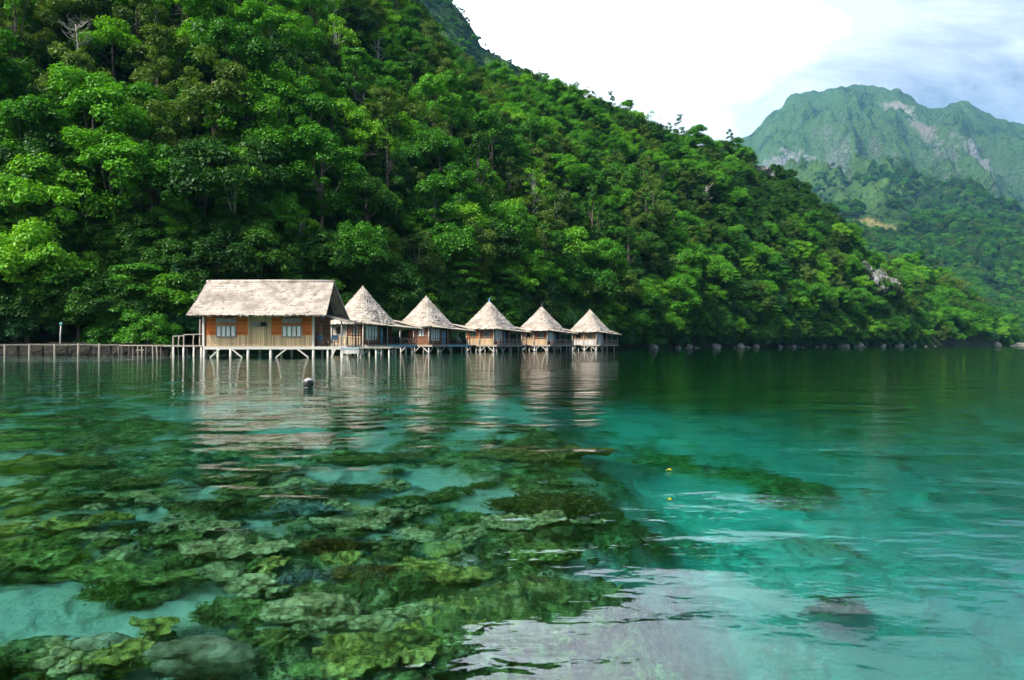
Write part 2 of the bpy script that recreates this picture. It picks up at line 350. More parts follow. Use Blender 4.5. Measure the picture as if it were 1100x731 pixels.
def mountain_mat():
    m, t, o = mat('mountain_cover')
    g = nd(t, 'ShaderNodeNewGeometry'); sp = nd(t, 'ShaderNodeSeparateXYZ'); t.links.new(g.outputs['Position'], sp.inputs[0])
    sn = nd(t, 'ShaderNodeSeparateXYZ'); t.links.new(g.outputs['Normal'], sn.inputs[0])
    pos = g.outputs['Position']
    can = nd(t, 'ShaderNodeTexVoronoi', i_Scale=.06); t.links.new(pos, can.inputs['Vector'])
    n0 = noise(t, pos, .05, 4, .7); n1 = noise(t, pos, .0065, 5, .6); n2 = noise(t, pos, .02, 6, .7)
    n9 = noise(t, pos, .018, 6, .75)
    forest = mixc(t, ramp(t, math_(t, 'ADD', math_(t, 'MULTIPLY', n0, .5), math_(t, 'MULTIPLY', n9, .5)), [(.36, (0,0,0)), (.64, (1,1,1))]), (.003,.014,.006), (.055,.12,.026))
    grass = mixc(t, n9, (.016,.06,.014), (.11,.20,.05))
    hi = nd(t, 'ShaderNodeMapRange'); hi.inputs[1].default_value = 60; hi.inputs[2].default_value = 620; hi.inputs[3].default_value = -.10; hi.inputs[4].default_value = .13
    t.links.new(sp.outputs['Z'], hi.inputs[0])
    gf = ramp(t, math_(t, 'ADD', n1, hi.outputs[0]), [(.49, (0,0,0)), (.60, (1,1,1))])
    col = mixc(t, gf, forest, grass)
    rock = ramp(t, noise(t, pos, .03, 6, .7), [(.3, (.05,.065,.05)), (.7, (.26,.26,.24))])
    st = math_(t, 'ADD', math_(t, 'MULTIPLY', sn.outputs['Z'], -1.0), math_(t, 'MULTIPLY', n2, .75))
    hz = nd(t, 'ShaderNodeMapRange'); hz.inputs[1].default_value = 150; hz.inputs[2].default_value = 550; hz.inputs[3].default_value = -.25; hz.inputs[4].default_value = .05
    t.links.new(sp.outputs['Z'], hz.inputs[0])
    rf = ramp(t, math_(t, 'ADD', math_(t, 'ADD', st, hz.outputs[0]), .30), [(.36, (0,0,0)), (.60, (.6,.6,.6))])
    col = mixc(t, rf, col, rock)
    # old landslip scar below the summit notch
    def blob(c, r, th_):
        d = nd(t, 'ShaderNodeVectorMath', operation='SUBTRACT'); t.links.new(pos, d.inputs[0]); d.inputs[1].default_value = c
        q = nd(t, 'ShaderNodeVectorMath', operation='DIVIDE'); t.links.new(d.outputs[0], q.inputs[0]); q.inputs[1].default_value = r
        ln = nd(t, 'ShaderNodeVectorMath', operation='LENGTH'); t.links.new(q.outputs[0], ln.inputs[0])
        return ramp(t, math_(t, 'ADD', ln.outputs['Value'], math_(t, 'MULTIPLY', math_(t, 'SUBTRACT', n2, .5), 2.4)), [(max(0, th_-.3), (.9,.9,.9)), (th_+.5, (0,0,0))])
    for (px, py, Y, r, c_) in ((958,124,4150,(90,500,100),(.36,.33,.30)),(964,156,3900,(35,600,130),(.24,.22,.19)),(948,238,1330,(50,170,26),(.24,.22,.085)),
                               (905,192,2600,(190,500,60),(.11,.16,.05)),(862,165,3300,(150,500,110),(.27,.27,.26)),(1040,165,3300,(150,500,150),(.22,.23,.22)),(1035,255,1300,(50,140,20),(.17,.19,.08))):
        col = mixc(t, blob(tuple(at(px, py, Y)), r, .8), col, c_)
    h = math_(t, 'ADD', math_(t, 'MULTIPLY', can.outputs['Distance'], -.6), n0)
    pbsdf(t, o, col, .95, bump(t, h, 22.0, 1.0), .03); return m
M['mount'] = mountain_mat()
me = bpy.data.meshes.new('far_mountain'); me.from_pydata(vv, [], ff); me.update()
struct(link('far_mountain', me, M['mount'], smooth_=True))
# the grey-green peak that looks out behind the near ridge
PK = [(300,-190),(380,-120),(440,-55),(483,0),(497,16),(511,37),(516,50),(535,60),(561,73),(590,88),(640,130),(720,200)]
vv = []; ff = []
NP2, NT4 = 120, 50
for i in range(NP2+1):
    px = 300+420*i/NP2
    for (a, ya), (b, yb) in zip(PK, PK[1:]):
        if a <= px <= b: sy = ya+(yb-ya)*(px-a)/(b-a)
    for j in range(NT4+4):
        tt = j/NT4; Y = 520+(950-520)*tt; X = (px-CX)/F*Y; zr = CAMZ+(HY-sy)/F*950
        z = zr*min(1, tt)**1.2-max(0, tt-1)*900
        z += min(1, max(0, 1-tt)*5+.12)*(26*fbm(X*.012, Y*.006, 4.4, 5)+8*fbm(X*.05, Y*.05, 1.2, 3)) if tt <= 1 else 0
        vv.append((X, Y, z))
nn = NT4+4
for i in range(NP2):
    for j in range(nn-1): ff.append((i*nn+j, (i+1)*nn+j, (i+1)*nn+j+1, i*nn+j+1))
PKV = [q for q in vv if q[1] < 952 and 420 < CX+F*q[0]/q[1] < 640 and q[1] > 640]
me = bpy.data.meshes.new('ridge_mountain'); me.from_pydata(vv, [], ff); me.update()
struct(link('ridge_mountain', me, M['mount'], smooth_=True))
# narrow pale beach at the far end of the bay
mb = MB(); bp = []
for i in range(24):
    px = 1060+i*14; Ys = 470+(i*4.2); c = at(px, HY, Ys)
    bp.append(((c.x, Ys, -.25), (c.x*1.05, Ys*1.05, 1.4+.2*math.sin(i)), (c.x*1.25, Ys*1.25, 2.6)))
for a, b in zip(bp, bp[1:]):
    mb.add([a[0], b[0], b[1], a[1], b[2], a[2]], [(0,1,2,3), (3,2,4,5)])
m, t, o = mat('beach_sand'); pbsdf(t, o, mixc(t, noise(t, coords(t), .3, 5), (.50,.42,.30), (.62,.55,.42)), .95); M['beach'] = m
struct(mb.build('beach', M['beach'], smooth_=True))

# ------------------------------------------------------------------ sea bed and water
SAND = [(95,385.6,4.0,.8),(40,386,4,.8),(150,385.8,4,.8),(230,441,1.3,.9),(320,463,.9,.55),(10,462,.8,.6),(600,445,1.8,.9),(700,446,1.5,.6),(520,467,1.0,.6),(800,478,1.3,1.0),(860,492,1.2,1.0),(740,470,1.0,.8),
        (960,520,.9,.9),(1040,512,.9,.8),(900,555,.7,.9),(480,515,.55,.9),(60,652,.42,.9),(15,695,.36,.9),(135,668,.28,.75),(170,655,.18,.5),(10,640,.2,.5),(205,655,.30,.9),(245,690,.26,.85),(300,705,.2,.8),(100,632,.3,.7),(530,575,.3,.8),(460,570,.22,.7),(310,585,.25,.6),(300,480,.6,.5)]
DARK = [(835,525,.55,1.0),(640,560,.35,1.0),(680,590,.35,.7),(740,500,.8,.6),(560,500,.7,.6),(60,470,1.2,.6),(180,500,.8,.5),(640,690,.45,.8),(560,710,.4,.7),(480,600,.5,.5),(380,640,.5,.5),(200,600,.5,.4)]
def depth0(x, y):
    """Depth of the bed under the flat surface: reef shelf on the left, sand slope falling away to the right."""
    d = 1.0+.4*smooth(6, 14, y)+1.2*smooth(14, 34, y)-2.7*smooth(42, 48, y)*smooth(-24, -29, x)
    d += 1.3*smooth(.1, 1.6, x-.02*y) + 4.0*smooth(1.8, 9, x-.04*y) + 3.2*smooth(.7, 2.4, x)*smooth(5.6, 3.6, y) + 5.5*smooth(9, 30, y)*smooth(-.06, .16, x/max(y, .1)) + 18*smooth(12, 45, y)*smooth(-.02, .25, x/max(y, .1)) + 6*smooth(5, 16, x)
    d += 8*smooth(10, 40, x)
    return d if d < 2 else 2+13*(1-math.exp(-(d-2)/13))
def xy(px, py, d):
    p = at_bed(px, py, d); return p.x, p.y
def near_d(px, py):
    d = 1.5
    for _ in range(6):
        p = at_bed(px, py, d); d = depth0(p.x, p.y)
    return d
SP = [(*xy(a, b, near_d(a, b)), r, k) for a, b, r, k in SAND]; DP = [(*xy(a, b, near_d(a, b)), r, k) for a, b, r, k in DARK]
def sandmask(x, y):
    xe = x+.55*fbm(x*.5, y*.45, 4.0, 3)
    s = .52-.17*smooth(7, 11, y)+.42*smooth(-.3, 2.4, xe-.01*y)*(1-smooth(14, 40, y)*.2)
    for cx, cy, r, k in SP:
        q = ((x-cx)**2+((y-cy)/(1.0+cy*.05))**2)/(r*r)
        if q < 6: s = max(s, k*math.exp(-q*.8)*1.15)
    for cx, cy, r, k in DP:
        q = ((x-cx)**2+((y-cy)/(1.0+cy*.05))**2)/(r*r)
        if q < 6: s -= k*math.exp(-q)
    sc = 1/(1+.06*y)
    s += .62*fbm(x*2.2*sc, y*2.2*sc, 2.0, 4)
    return min(1, max(0, s))
vv = []; ff = []; sm = []
rs = [1.2*(1.0135**i) for i in range(480)]
an = [-50+100*i/430 for i in range(431)]
for r in rs:
    for a in an:
        x = r*math.sin(math.radians(a)); y = r*math.cos(math.radians(a))
        far_ = 1-.72*smooth(13, 30, y)
        s = max(sandmask(x, y)*far_, smooth(42, 47, y)*smooth(-25, -29, x)) if r < 130 else .14
        d = depth0(x, y)
        if r < 70:
            k = 1-s*.8
            d -= k*(.34*fbm(x*1.5, y*2.1, 5, 3)+(.24*abs(fbm(x*5, y*5, 8, 4))+.05*abs(fbm(x*13, y*13, 1, 3)) if r < 25 else 0)+.12*k)
        sm.append(s); vv.append((x, y, -max(d, .25)))
na = len(an)
for i in range(len(rs)-1):
    for j in range(na-1): ff.append((i*na+j, i*na+j+1, (i+1)*na+j+1, (i+1)*na+j))
me = bpy.data.meshes.new('sea_bed'); me.from_pydata(vv, [], ff); me.update()
at_ = me.attributes.new('sand', 'FLOAT', 'POINT'); at_.data.foreach_set('value', sm)
m, t, o = mat('reef_bed')
a = nd(t, 'ShaderNodeAttribute', attribute_name='sand')
v = coords(t)
n1 = noise(t, v, 2.2, 6, .7); n2 = noise(t, v, 9, 6, .75); n3 = noise(t, v, 28, 4, .7); n4 = noise(t, v, 1.1, 3)
reef = ramp(t, n2, [(.34, (.012,.020,.008)), (.46, (.10,.13,.035)), (.55, (.36,.38,.11)), (.66, (.76,.74,.40))])
reef = mixc(t, ramp(t, n4, [(.4, (0,0,0)), (.65, (.7,.7,.7))]), reef, mixc(t, n3, (.03,.05,.02), (.26,.30,.12)))
sand = mixc(t, n3, (.58,.55,.45), (.80,.77,.66))
n5 = noise(t, v, 4.5, 5, .7, .8)
sand = mixc(t, math_(t, 'MULTIPLY', ramp(t, n5, [(.34, (.9,.9,.9)), (.50, (0,0,0))]), ramp(t, a.outputs['Fac'], [(.55, (1,1,1)), (.95, (.12,.12,.12))])), sand, mixc(t, n2, (.05,.07,.03), (.34,.36,.18)))
f = ramp(t, math_(t, 'ADD', a.outputs['Fac'], math_(t, 'MULTIPLY', math_(t, 'SUBTRACT', n1, .5), .9)), [(.28, (0,0,0)), (.72, (1,1,1))])
pbsdf(t, o, mixc(t, f, reef, sand), .95, bump(t, math_(t, 'ADD', n2, math_(t, 'MULTIPLY', n3, .4)), .06, .9), .05); M['bed'] = m
struct(link('sea_bed', me, M['bed'], smooth_=True))

mb = MB(); mb.box(-900, 2600, -40, 2600, -45, 0)
m, t, o = mat('clear_sea_water')
v = coords(t, (1, 1, 1))
w1 = noise(t, coords(t, (.6,1.0,1)), 1.7, 2, .45, .4); w2 = noise(t, coords(t, (.45,1.0,1)), .55, 2, .5, .3); w3 = noise(t, coords(t, (.7,1.2,1)), 8.5, 2, .5, .2)
h = math_(t, 'ADD', math_(t, 'ADD', math_(t, 'MULTIPLY', w1, .026), math_(t, 'MULTIPLY', w2, .060)), math_(t, 'MULTIPLY', w3, .0030))
nb = bump(t, h, 1.0, 1.0)
rf_ = nd(t, 'ShaderNodeBsdfRefraction', i_Roughness=0.0, i_IOR=1.33); rf_.inputs['Color'].default_value = (1.33, 1.33, 1.33, 1); t.links.new(nb, rf_.inputs['Normal'])
tp = nd(t, 'ShaderNodeBsdfTransparent'); gs = nd(t, 'ShaderNodeBsdfGlossy', i_Roughness=0.0); t.links.new(nb, gs.inputs['Normal'])
fz = nd(t, 'ShaderNodeFresnel', i_IOR=1.68); t.links.new(nb, fz.inputs['Normal'])
x1 = nd(t, 'ShaderNodeMixShader', i_Fac=.16); t.links.new(rf_.outputs[0], x1.inputs[1]); t.links.new(tp.outputs[0], x1.inputs[2])
x2 = nd(t, 'ShaderNodeMixShader'); t.links.new(fz.outputs[0], x2.inputs[0]); t.links.new(x1.outputs[0], x2.inputs[1]); t.links.new(gs.outputs[0], x2.inputs[2])
t.links.new(x2.outputs[0], o.inputs['Surface'])
va = nd(t, 'ShaderNodeVolumeAbsorption', i_Density=1.0)
# absorption per metre = 1 - colour (times density)
va.inputs['Color'].default_value = (1-.58, 1-.026, 1-.036, 1)
t.links.new(va.outputs[0], o.inputs['Volume']); M['water'] = m
struct(mb.build('water', M['water']))
# ------------------------------------------------------------------ haze over the whole bay
mb = MB(); mb.box(-2200, 8000, -400, 8200, -60, 2300)
m, t, o = mat('bay_haze'); pv = nd(t, 'ShaderNodeVolumePrincipled', i_Density=.000065, i_Anisotropy=0.0)
pv.inputs['Color'].default_value = (.20,.52,.92,1); t.links.new(pv.outputs[0], o.inputs['Volume'])
struct(mb.build('haze', m), 'stuff')

# ------------------------------------------------------------------ trees
def rnd_dirs(n, g):
    d = g.normal(size=(n, 3)); return d/np.linalg.norm(d, axis=1)[:, None]
def crown_mesh(name, seed, R, z0, z1, nclump, per, leaf, style):
    """Foliage of one crown: leaf sprays gathered in clumps through the crown's volume."""
    g = np.random.default_rng(seed); P = []; Nn = []; cents = []
    H = z1-z0
    for i in range(nclump):
        d = rnd_dirs(1, g)[0]; q = g.uniform(.62, 1.0)
        if style == 'dome':
            if d[2] < -.15: d[2] = -d[2]
            c = np.array([d[0]*R*q, d[1]*R*q, z0+H*.30+H*.62*d[2]*q]); rc = R*g.uniform(.12, .36)
        elif style == 'oval':
            c = np.array([d[0]*R*q*.9, d[1]*R*q*.9, z0+H*.5+H*.48*d[2]*q]); rc = R*g.uniform(.14, .40)
        elif style == 'tier':
            lv = g.integers(0, 5); a = g.uniform(0, 2*PI); rr = R*(1-.17*lv)*math.sqrt(g.uniform(.08, 1))
            c = np.array([rr*math.cos(a), rr*math.sin(a), z0+H*(.12+.19*lv)-rr*.10]); rc = R*g.uniform(.16, .28)
        elif style == 'airy':
            c = np.array([d[0]*R*q, d[1]*R*q, z0+H*.52+H*.46*d[2]*q]); rc = R*g.uniform(.13, .25)
        elif style == 'spire':
            u = g.uniform(0, 1)**1.2; a = g.uniform(0, 2*PI); rr = R*(1.02-u*.9)*g.uniform(.5, 1)
            c = np.array([rr*math.cos(a), rr*math.sin(a), z0+H*u]); rc = R*g.uniform(.2, .34)*(1.1-u*.5)
        else:  # shrub
            d[2] = abs(d[2]); c = np.array([d[0]*R*q, d[1]*R*q, z0+H*.85*d[2]*q]); rc = R*g.uniform(.24, .4)
        cents.append(c); n = max(8, int(3.2*per*(rc/(R*.28))**2*g.uniform(.75, 1.25)))
        e = rnd_dirs(n, g); e[:, 2] = np.where(e[:, 2] < -.25, -e[:, 2], e[:, 2])
        flat = .5 if style == 'tier' else .85
        p = c+e*(rc*g.uniform(.55, 1.08, n))[:, None]*np.array([1, 1, flat])
        P.append(p); Nn.append(e*.75+np.array([0, 0, .75])+g.normal(size=(n, 3))*.38)
    P = np.concatenate(P); Nn = np.concatenate(Nn); n = len(P)
    Nn /= np.linalg.norm(Nn, axis=1)[:, None]
    t = np.cross(Nn, g.normal(size=(n, 3))); t /= np.linalg.norm(t, axis=1)[:, None]
    b = np.cross(Nn, t); s = .52*leaf*g.uniform(.55, 1.4, n)[:, None]
    V = np.stack([P-t*s*.62, P+b*s*.34-Nn*s*.10, P+t*s*.62-Nn*s*.16, P-b*s*.34-Nn*s*.10], 1).reshape(-1, 3)
    return np_mesh(name, V, np.arange(4*n).reshape(n, 4)), cents
def trunk_mesh(name, seed, h, r, cents, limbs, lean=.04):
    g = random.Random(seed); mb = MB(); pts = []; n = 7
    lx, ly = g.uniform(-lean, lean), g.uniform(-lean, lean)
    for i in range(n):
        u = i/(n-1); pts.append((lx*h*u+.04*h*g.uniform(-.2, .2)*u, ly*h*u, -1.2+(h+1.2)*u))
    mb.tube(pts, [r*(1.25-.95*i/(n-1)) for i in range(n)], 7)
    for c in g.sample(list(cents), min(limbs, len(cents))):
        k = g.randint(3, n-2); p = Vector(pts[k]); q = Vector(c)
        mid = p.lerp(q, .5)+Vector((0, 0, -.06*h*g.random()))
        mb.tube([p, mid, q], [r*.42, r*.26, r*.08], 5)
    m = bpy.data.meshes.new(name); m.from_pydata(mb.v, [], mb.f); m.update()
    return m
# kind: name, shape words, leaf material, R, z0, z1, clumps, leaves per clump, leaf size, style
KINDS = [
 ('broad_tree',    'broad domed',      'mid',  4.6, 2.2, 9.4, 60, 78, .50, 'dome'),
 ('broad_tree',    'broad domed',      'deep', 4.2, 1.8, 8.8, 58, 78, .48, 'dome'),
 ('tall_tree',     'tall oval',        'mid',  3.5, 2.4, 11.0, 44, 74, .46, 'oval'),
 ('tiered_tree',   'flat tiered',      'mid',  4.6, 3.0, 8.8, 50, 62, .46, 'tier'),
 ('tall_tree',     'tall oval',        'olive',3.4, 2.2, 10.2, 42, 72, .42, 'oval'),
 ('airy_tree',     'thin airy',        'lime', 3.8, 3.2, 10.4, 50, 34, .46, 'airy'),
 ('broad_tree',    'broad domed',      'lime', 4.3, 2.4, 8.8, 46, 74, .48, 'dome'),
 ('bushy_tree',    'low bushy',        'cool', 3.6, 0.6, 6.4, 38, 72, .44, 'shrub'),
 ('tapering_tree', 'narrow tapering',  'deep', 2.9, 1.4, 11.4, 44, 64, .42, 'spire'),
 ('bushy_tree',    'low bushy',        'mid',  3.4, 0.4, 5.6, 36, 70, .44, 'shrub'),
]
CW = {'mid': 'bright green', 'deep': 'dark green', 'lime': 'yellow green', 'olive': 'olive green', 'cool': 'bluish green'}
KM = []
for i, (nm, sh, lm, R, z0, z1, nc, per, lf, st) in enumerate(KINDS):
    cm, cen = crown_mesh('crown', 100+i, R, z0, z1, nc, per, lf, st); cm.materials.append(LEAF[lm])
    tm = trunk_mesh('trunk', 200+i, z0+(z1-z0)*.7, .20 if st != 'shrub' else .13, cen, 9 if st != 'airy' else 16)
    tm.materials.append(M['palebark'] if st == 'airy' else M['bark']); KM.append((cm, tm))
# candidate places on the hill, kept apart by a grid
def proj(p): return CX+F*p.x/p.y, HY-F*(p.z-CAMZ)/p.y
cand = []; cells = {}
def try_add(p, gap, src):
    k = (int(p.x//6), int(p.y//6))
    for dx in (-1, 0, 1):
        for dy in (-1, 0, 1):
            for q in cells.get((k[0]+dx, k[1]+dy), ()):
                if (q.x-p.x)**2+(q.y-p.y)**2 < gap*gap: return False
    cells.setdefault(k, []).append(p); cand.append((p, src)); return True
HUTS = [(-16.9,77.3),(-11.4,90.6),(-3.4,101.8),(4.93,113.7),(14.4,126.0)]
CLIFFS = [(818,184,10,7,364),(932,284,4,9,330),(946,292,7,10,330),(961,298,4,8,330)]     # photo x, y, half width, half height, distance of the bare rock
g = np.random.default_rng(5)
for _ in range(26000):
    s = g.uniform(0, len(COLS)-1); t = g.uniform(0, 1.10)**1.15
    p = hill_pt(s, max(t, .004)); px, py = proj(p)
    if not (-330 < px < 1010): continue
    if any(abs(px-c[0]) < c[2] and -22 < py-c[1] < c[3]+4 for c in CLIFFS): continue
    if min((p.x-x)**2+(p.y-y)**2 for x, y in HUTS) < 60: continue
    dense = 3.2 if t < .12 else 4.1
    try_add(p, dense*g.uniform(.85, 1.25), 0)
for _ in range(5000):
    s = g.uniform(0, len(COLS2)-1); t = g.uniform(0, 1.08); p = hill2_pt(s, max(t, .004))
    try_add(p, 5.2, 1)
print('tree places', len(cand))
def pick_kind(px, t_low, g):
    w_ = [.17,.15,.14,.03,.13,.06,.12,.08,.08,.04] if not t_low else [.20,.13,.08,.07,.08,.04,.14,.14,.03,.09]
    return int(g.choice(len(KINDS), p=np.array(w_)/sum(w_)))
rows = []
for p, src in cand:
    px, py = proj(p); low = p.z < 7
    k = pick_kind(px, low, g); sc = g.uniform(.58, 1.5)*(1.0 if not low else .8)
    if g.random() < .05: sc *= 1.25
    if g.random() < .06: k = int(g.choice([2, 4, 8])); sc = g.uniform(1.35, 1.75)
    if src == 1: sc *= 1.25
    if 800 < px < 955 and py < 262: sc *= .62; k = int(g.choice([4, 9, 1, 7]))     # low scrub on the bare limestone back of the ridge
    rows.append((p, px, py, k, sc, g.uniform(0, 2*PI), src))
HAND = []
def hand(px, py, Y, k, sc, z=None, rz=0.0):
    p = at(px, py, Y)
    if z is not None: p.z = z
    HAND.append((p, px, py, k, sc, rz, 2))
# trees that the photograph shows large: the pale spreading tree over the jetty, its neighbours, big crowns on the slope
hand(30, 352, 71.5, 6, 1.18, 1.2, .4); hand(78, 352, 73.5, 6, 1.0, 1.4, 2.1); hand(150, 356, 75, 3, 1.12, 1.2, 1.0); hand(118, 356, 72.5, 9, .75, .6, .2)
hand(158, 366, 72, 9, .82, .6, 2.2); hand(-12, 352, 71, 3, 1.0, 1.2); hand(205, 350, 80, 1, 1.0, 1.5, 1.1)
hand(455, 345, 112, 4, 1.0, 3.0, .5); hand(610, 318, 160, 6, 1.45, 13, .9); hand(645, 330, 158, 0, 1.2, 5.5, .3)
hand(690, 362, 170, 9, 1.0, 1.0, .3); hand(720, 364, 184, 3, 1.0, 1.0, .8); hand(680, 340, 172, 0, 1.2, 6, 1.8)
def visible(r):
    p, px, py, k, sc = r[:5]; hgt = KINDS[k][5]*sc*F/p.y
    return -25 < px < 1125 and py > 6 and py-hgt < 400
rows.sort(key=lambda r: r[0].y/r[4])
N_IND = 283
auto = [r for r in rows if visible(r)]
ind = auto[:N_IND-len(HAND)]; chosen = {id(r) for r in ind}
rest = [r for r in rows if id(r) not in chosen]
ind = HAND+ind
ZX = [(35,'beyond the jetty lamp'),(95,'above the jetty lamp'),(150,'above the long jetty'),(205,'beside the long house'),(250,'over the long house windows'),(300,'over the long house roof'),(362,'over the gable end'),
      (420,'over the nearest hut'),(480,'over the second hut'),(552,'over the middle hut'),(610,'over the fourth hut'),(670,'over the farthest hut'),
      (730,'just beyond the last hut'),(790,'on the shore past the huts'),(860,'towards the headland'),(1200,'on the headland')]
def zone(px): return next(n for x, n in ZX if px < x)
def band(p): 
    return 'at the waterline' if p.z < 3 else 'low' if p.z < 11 else 'a third up' if p.z < 24 else 'halfway up' if p.z < 42 else 'high up' if p.z < 64 else 'near the hilltop'
keyed = {}
for r in ind:
    nm, sh, lm = KINDS[r[3]][:3]
    keyed.setdefault((sh, lm, zone(r[1]), band(r[0])), []).append(r)
lab = {}
def sizeword(n, i): return (['smaller','larger'] if n == 2 else ['smallest','mid-sized','largest'] if n == 3 else None)
for (sh, lm, z_, b_), rr in keyed.items():
    base = f'{CW[lm]} {sh} tree {b_} {z_}'
    if len(rr) == 1: lab[id(rr[0])] = base; continue
    rr = sorted(rr, key=lambda r: r[1])
    nth = {2: ['left', 'right'], 3: ['left', 'middle', 'right']}.get(len(rr)) or ['first','second','third','fourth','fifth','sixth','seventh','eighth','ninth','tenth'][:len(rr)]
    for r, n_ in zip(rr, nth):
        lab[id(r)] = (n_+' ' if len(rr) < 4 else n_+' from left ')+base
proto = {}
for r in ind:
    p, px, py, k, sc, rz, src = r
    nm = KINDS[k][0]
    root = thing(nm, lab[id(r)], 'tree', p, rz, 'jungle trees on the hillside'); root.scale = (sc, sc, sc*g.uniform(.9, 1.3))
    if k not in proto:
        proto[k] = (link('crown', KM[k][0], None, root), link('trunk', KM[k][1], None, root))
    else:
        for q in proto[k]:
            c = q.copy(); C.objects.link(c); c.parent = root
# the rest of the jungle, and the woods on the far mountain: one mass
pts = []; scl = []; rot = []; idx = []
for p, px, py, k, sc, rz, src in rest:
    pts.append(p); scl.append(sc); rot.append(rz); idx.append(k)
g2 = np.random.default_rng(9)
for _ in range(20000):
    px = g2.uniform(830, 1200); t = g2.uniform(0, 1)**1.5*.40
    p = mount_pt(px, max(t, .002)); X, Y = p.x, p.y
    if p.z < 1: continue
    dens = fbm(X*.006, Y*.004, 9.0, 4)+.75-1.6*max(0, t-.15)/.4
    if g2.random() > dens+.3: continue
    qx, qy = proj(p)
    if (qx-948)**2/30**2+(qy-238)**2/14**2 < 1 : continue
    pts.append(p); scl.append(g2.uniform(1.2, 2.2)); rot.append(g2.uniform(0, 6.28)); idx.append(int(g2.choice([0,1,1,2,7,7,8,4])))
for _ in range(1500):   # and on the peak behind the near ridge
    q = PKV[int(g2.integers(0, len(PKV)))]; p = Vector(q)+Vector((g2.normal()*3, g2.normal()*3, -2.5))
    pts.append(p); scl.append(g2.uniform(.6, 1.25)); rot.append(g2.uniform(0, 6.28)); idx.append(int(g2.choice([0,1,7,9,4])))
print('mass trees', len(pts))
me = bpy.data.meshes.new('distant_forest'); me.from_pydata([tuple(p) for p in pts], [], [])
for nm, ty, dat in (('sc', 'FLOAT', scl), ('rz', 'FLOAT', rot), ('kind', 'INT', idx)):
    a = me.attributes.new(nm, ty, 'POINT'); a.data.foreach_set('value', dat)
fo = bpy.data.objects.new('distant_forest', me); C.objects.link(fo); struct(fo, 'stuff')
fo['label'] = 'dense green jungle covering the upper hill and the far mountain'
ng = bpy.data.node_groups.new('scatter', 'GeometryNodeTree')
ng.interface.new_socket('Geometry', in_out='INPUT', socket_type='NodeSocketGeometry'); ng.interface.new_socket('Geometry', in_out='OUTPUT', socket_type='NodeSocketGeometry')
gi = ng.nodes.new('NodeGroupInput'); go = ng.nodes.new('NodeGroupOutput'); J = ng.nodes.new('GeometryNodeJoinGeometry')
def named(n, ty):
    a = ng.nodes.new('GeometryNodeInputNamedAttribute'); a.data_type = ty; a.inputs['Name'].default_value = n; return a.outputs[0]
cxyz = ng.nodes.new('ShaderNodeCombineXYZ'); ng.links.new(named('rz', 'FLOAT'), cxyz.inputs['Z'])
for k in range(len(KINDS)):
    if k not in proto: continue
    ob = ng.nodes.new('GeometryNodeObjectInfo'); ob.inputs['Object'].default_value = proto[k][0]; ob.inputs['As Instance'].default_value = True; ob.transform_space = 'ORIGINAL'
    cmp_ = ng.nodes.new('FunctionNodeCompare'); cmp_.data_type = 'INT'; cmp_.operation = 'EQUAL'
    ng.links.new(named('kind', 'INT'), cmp_.inputs[2]); cmp_.inputs[3].default_value = k
    ip = ng.nodes.new('GeometryNodeInstanceOnPoints'); ng.links.new(gi.outputs[0], ip.inputs['Points']); ng.links.new(cmp_.outputs[0], ip.inputs['Selection'])
    ng.links.new(ob.outputs['Geometry'], ip.inputs['Instance']); ng.links.new(cxyz.outputs[0], ip.inputs['Rotation']); ng.links.new(named('sc', 'FLOAT'), ip.inputs['Scale'])
    ng.links.new(ip.outputs[0], J.inputs[0])
ng.links.new(J.outputs[0], go.inputs[0])
fo.modifiers.new('scatter', 'NODES').node_group = ng

# undergrowth that fills the gaps between the trunks
ug = []; us = []; ur = []; uk = []
g3 = np.random.default_rng(17)
for _ in range(7000):
    s = g3.uniform(0, len(COLS)-1); t = g3.uniform(0, 1)**1.9
    p = hill_pt(s, max(t, .004)); px, py = proj(p)
    if not (-60 < px < 1010) or any(abs(px-c[0]) < c[2] and -22 < py-c[1] < c[3]+4 for c in CLIFFS): continue
    if min((p.x-x)**2+(p.y-y)**2 for x, y in HUTS) < 40: continue
    ug.append(tuple(p)); us.append(g3.uniform(.45, .85)); ur.append(g3.uniform(0, 6.28)); uk.append(int(g3.choice([7, 1, 1])))
me = bpy.data.meshes.new('undergrowth'); me.from_pydata(ug, [], [])
for nm, ty, dat in (('sc', 'FLOAT', us), ('rz', 'FLOAT', ur), ('kind', 'INT', uk)):
    a = me.attributes.new(nm, ty, 'POINT'); a.data.foreach_set('value', dat)
un = bpy.data.objects.new('undergrowth', me); C.objects.link(un); struct(un, 'stuff'); un['label'] = 'dark leafy undergrowth between the trees of the hill'
un.modifiers.new('scatter', 'NODES').node_group = ng
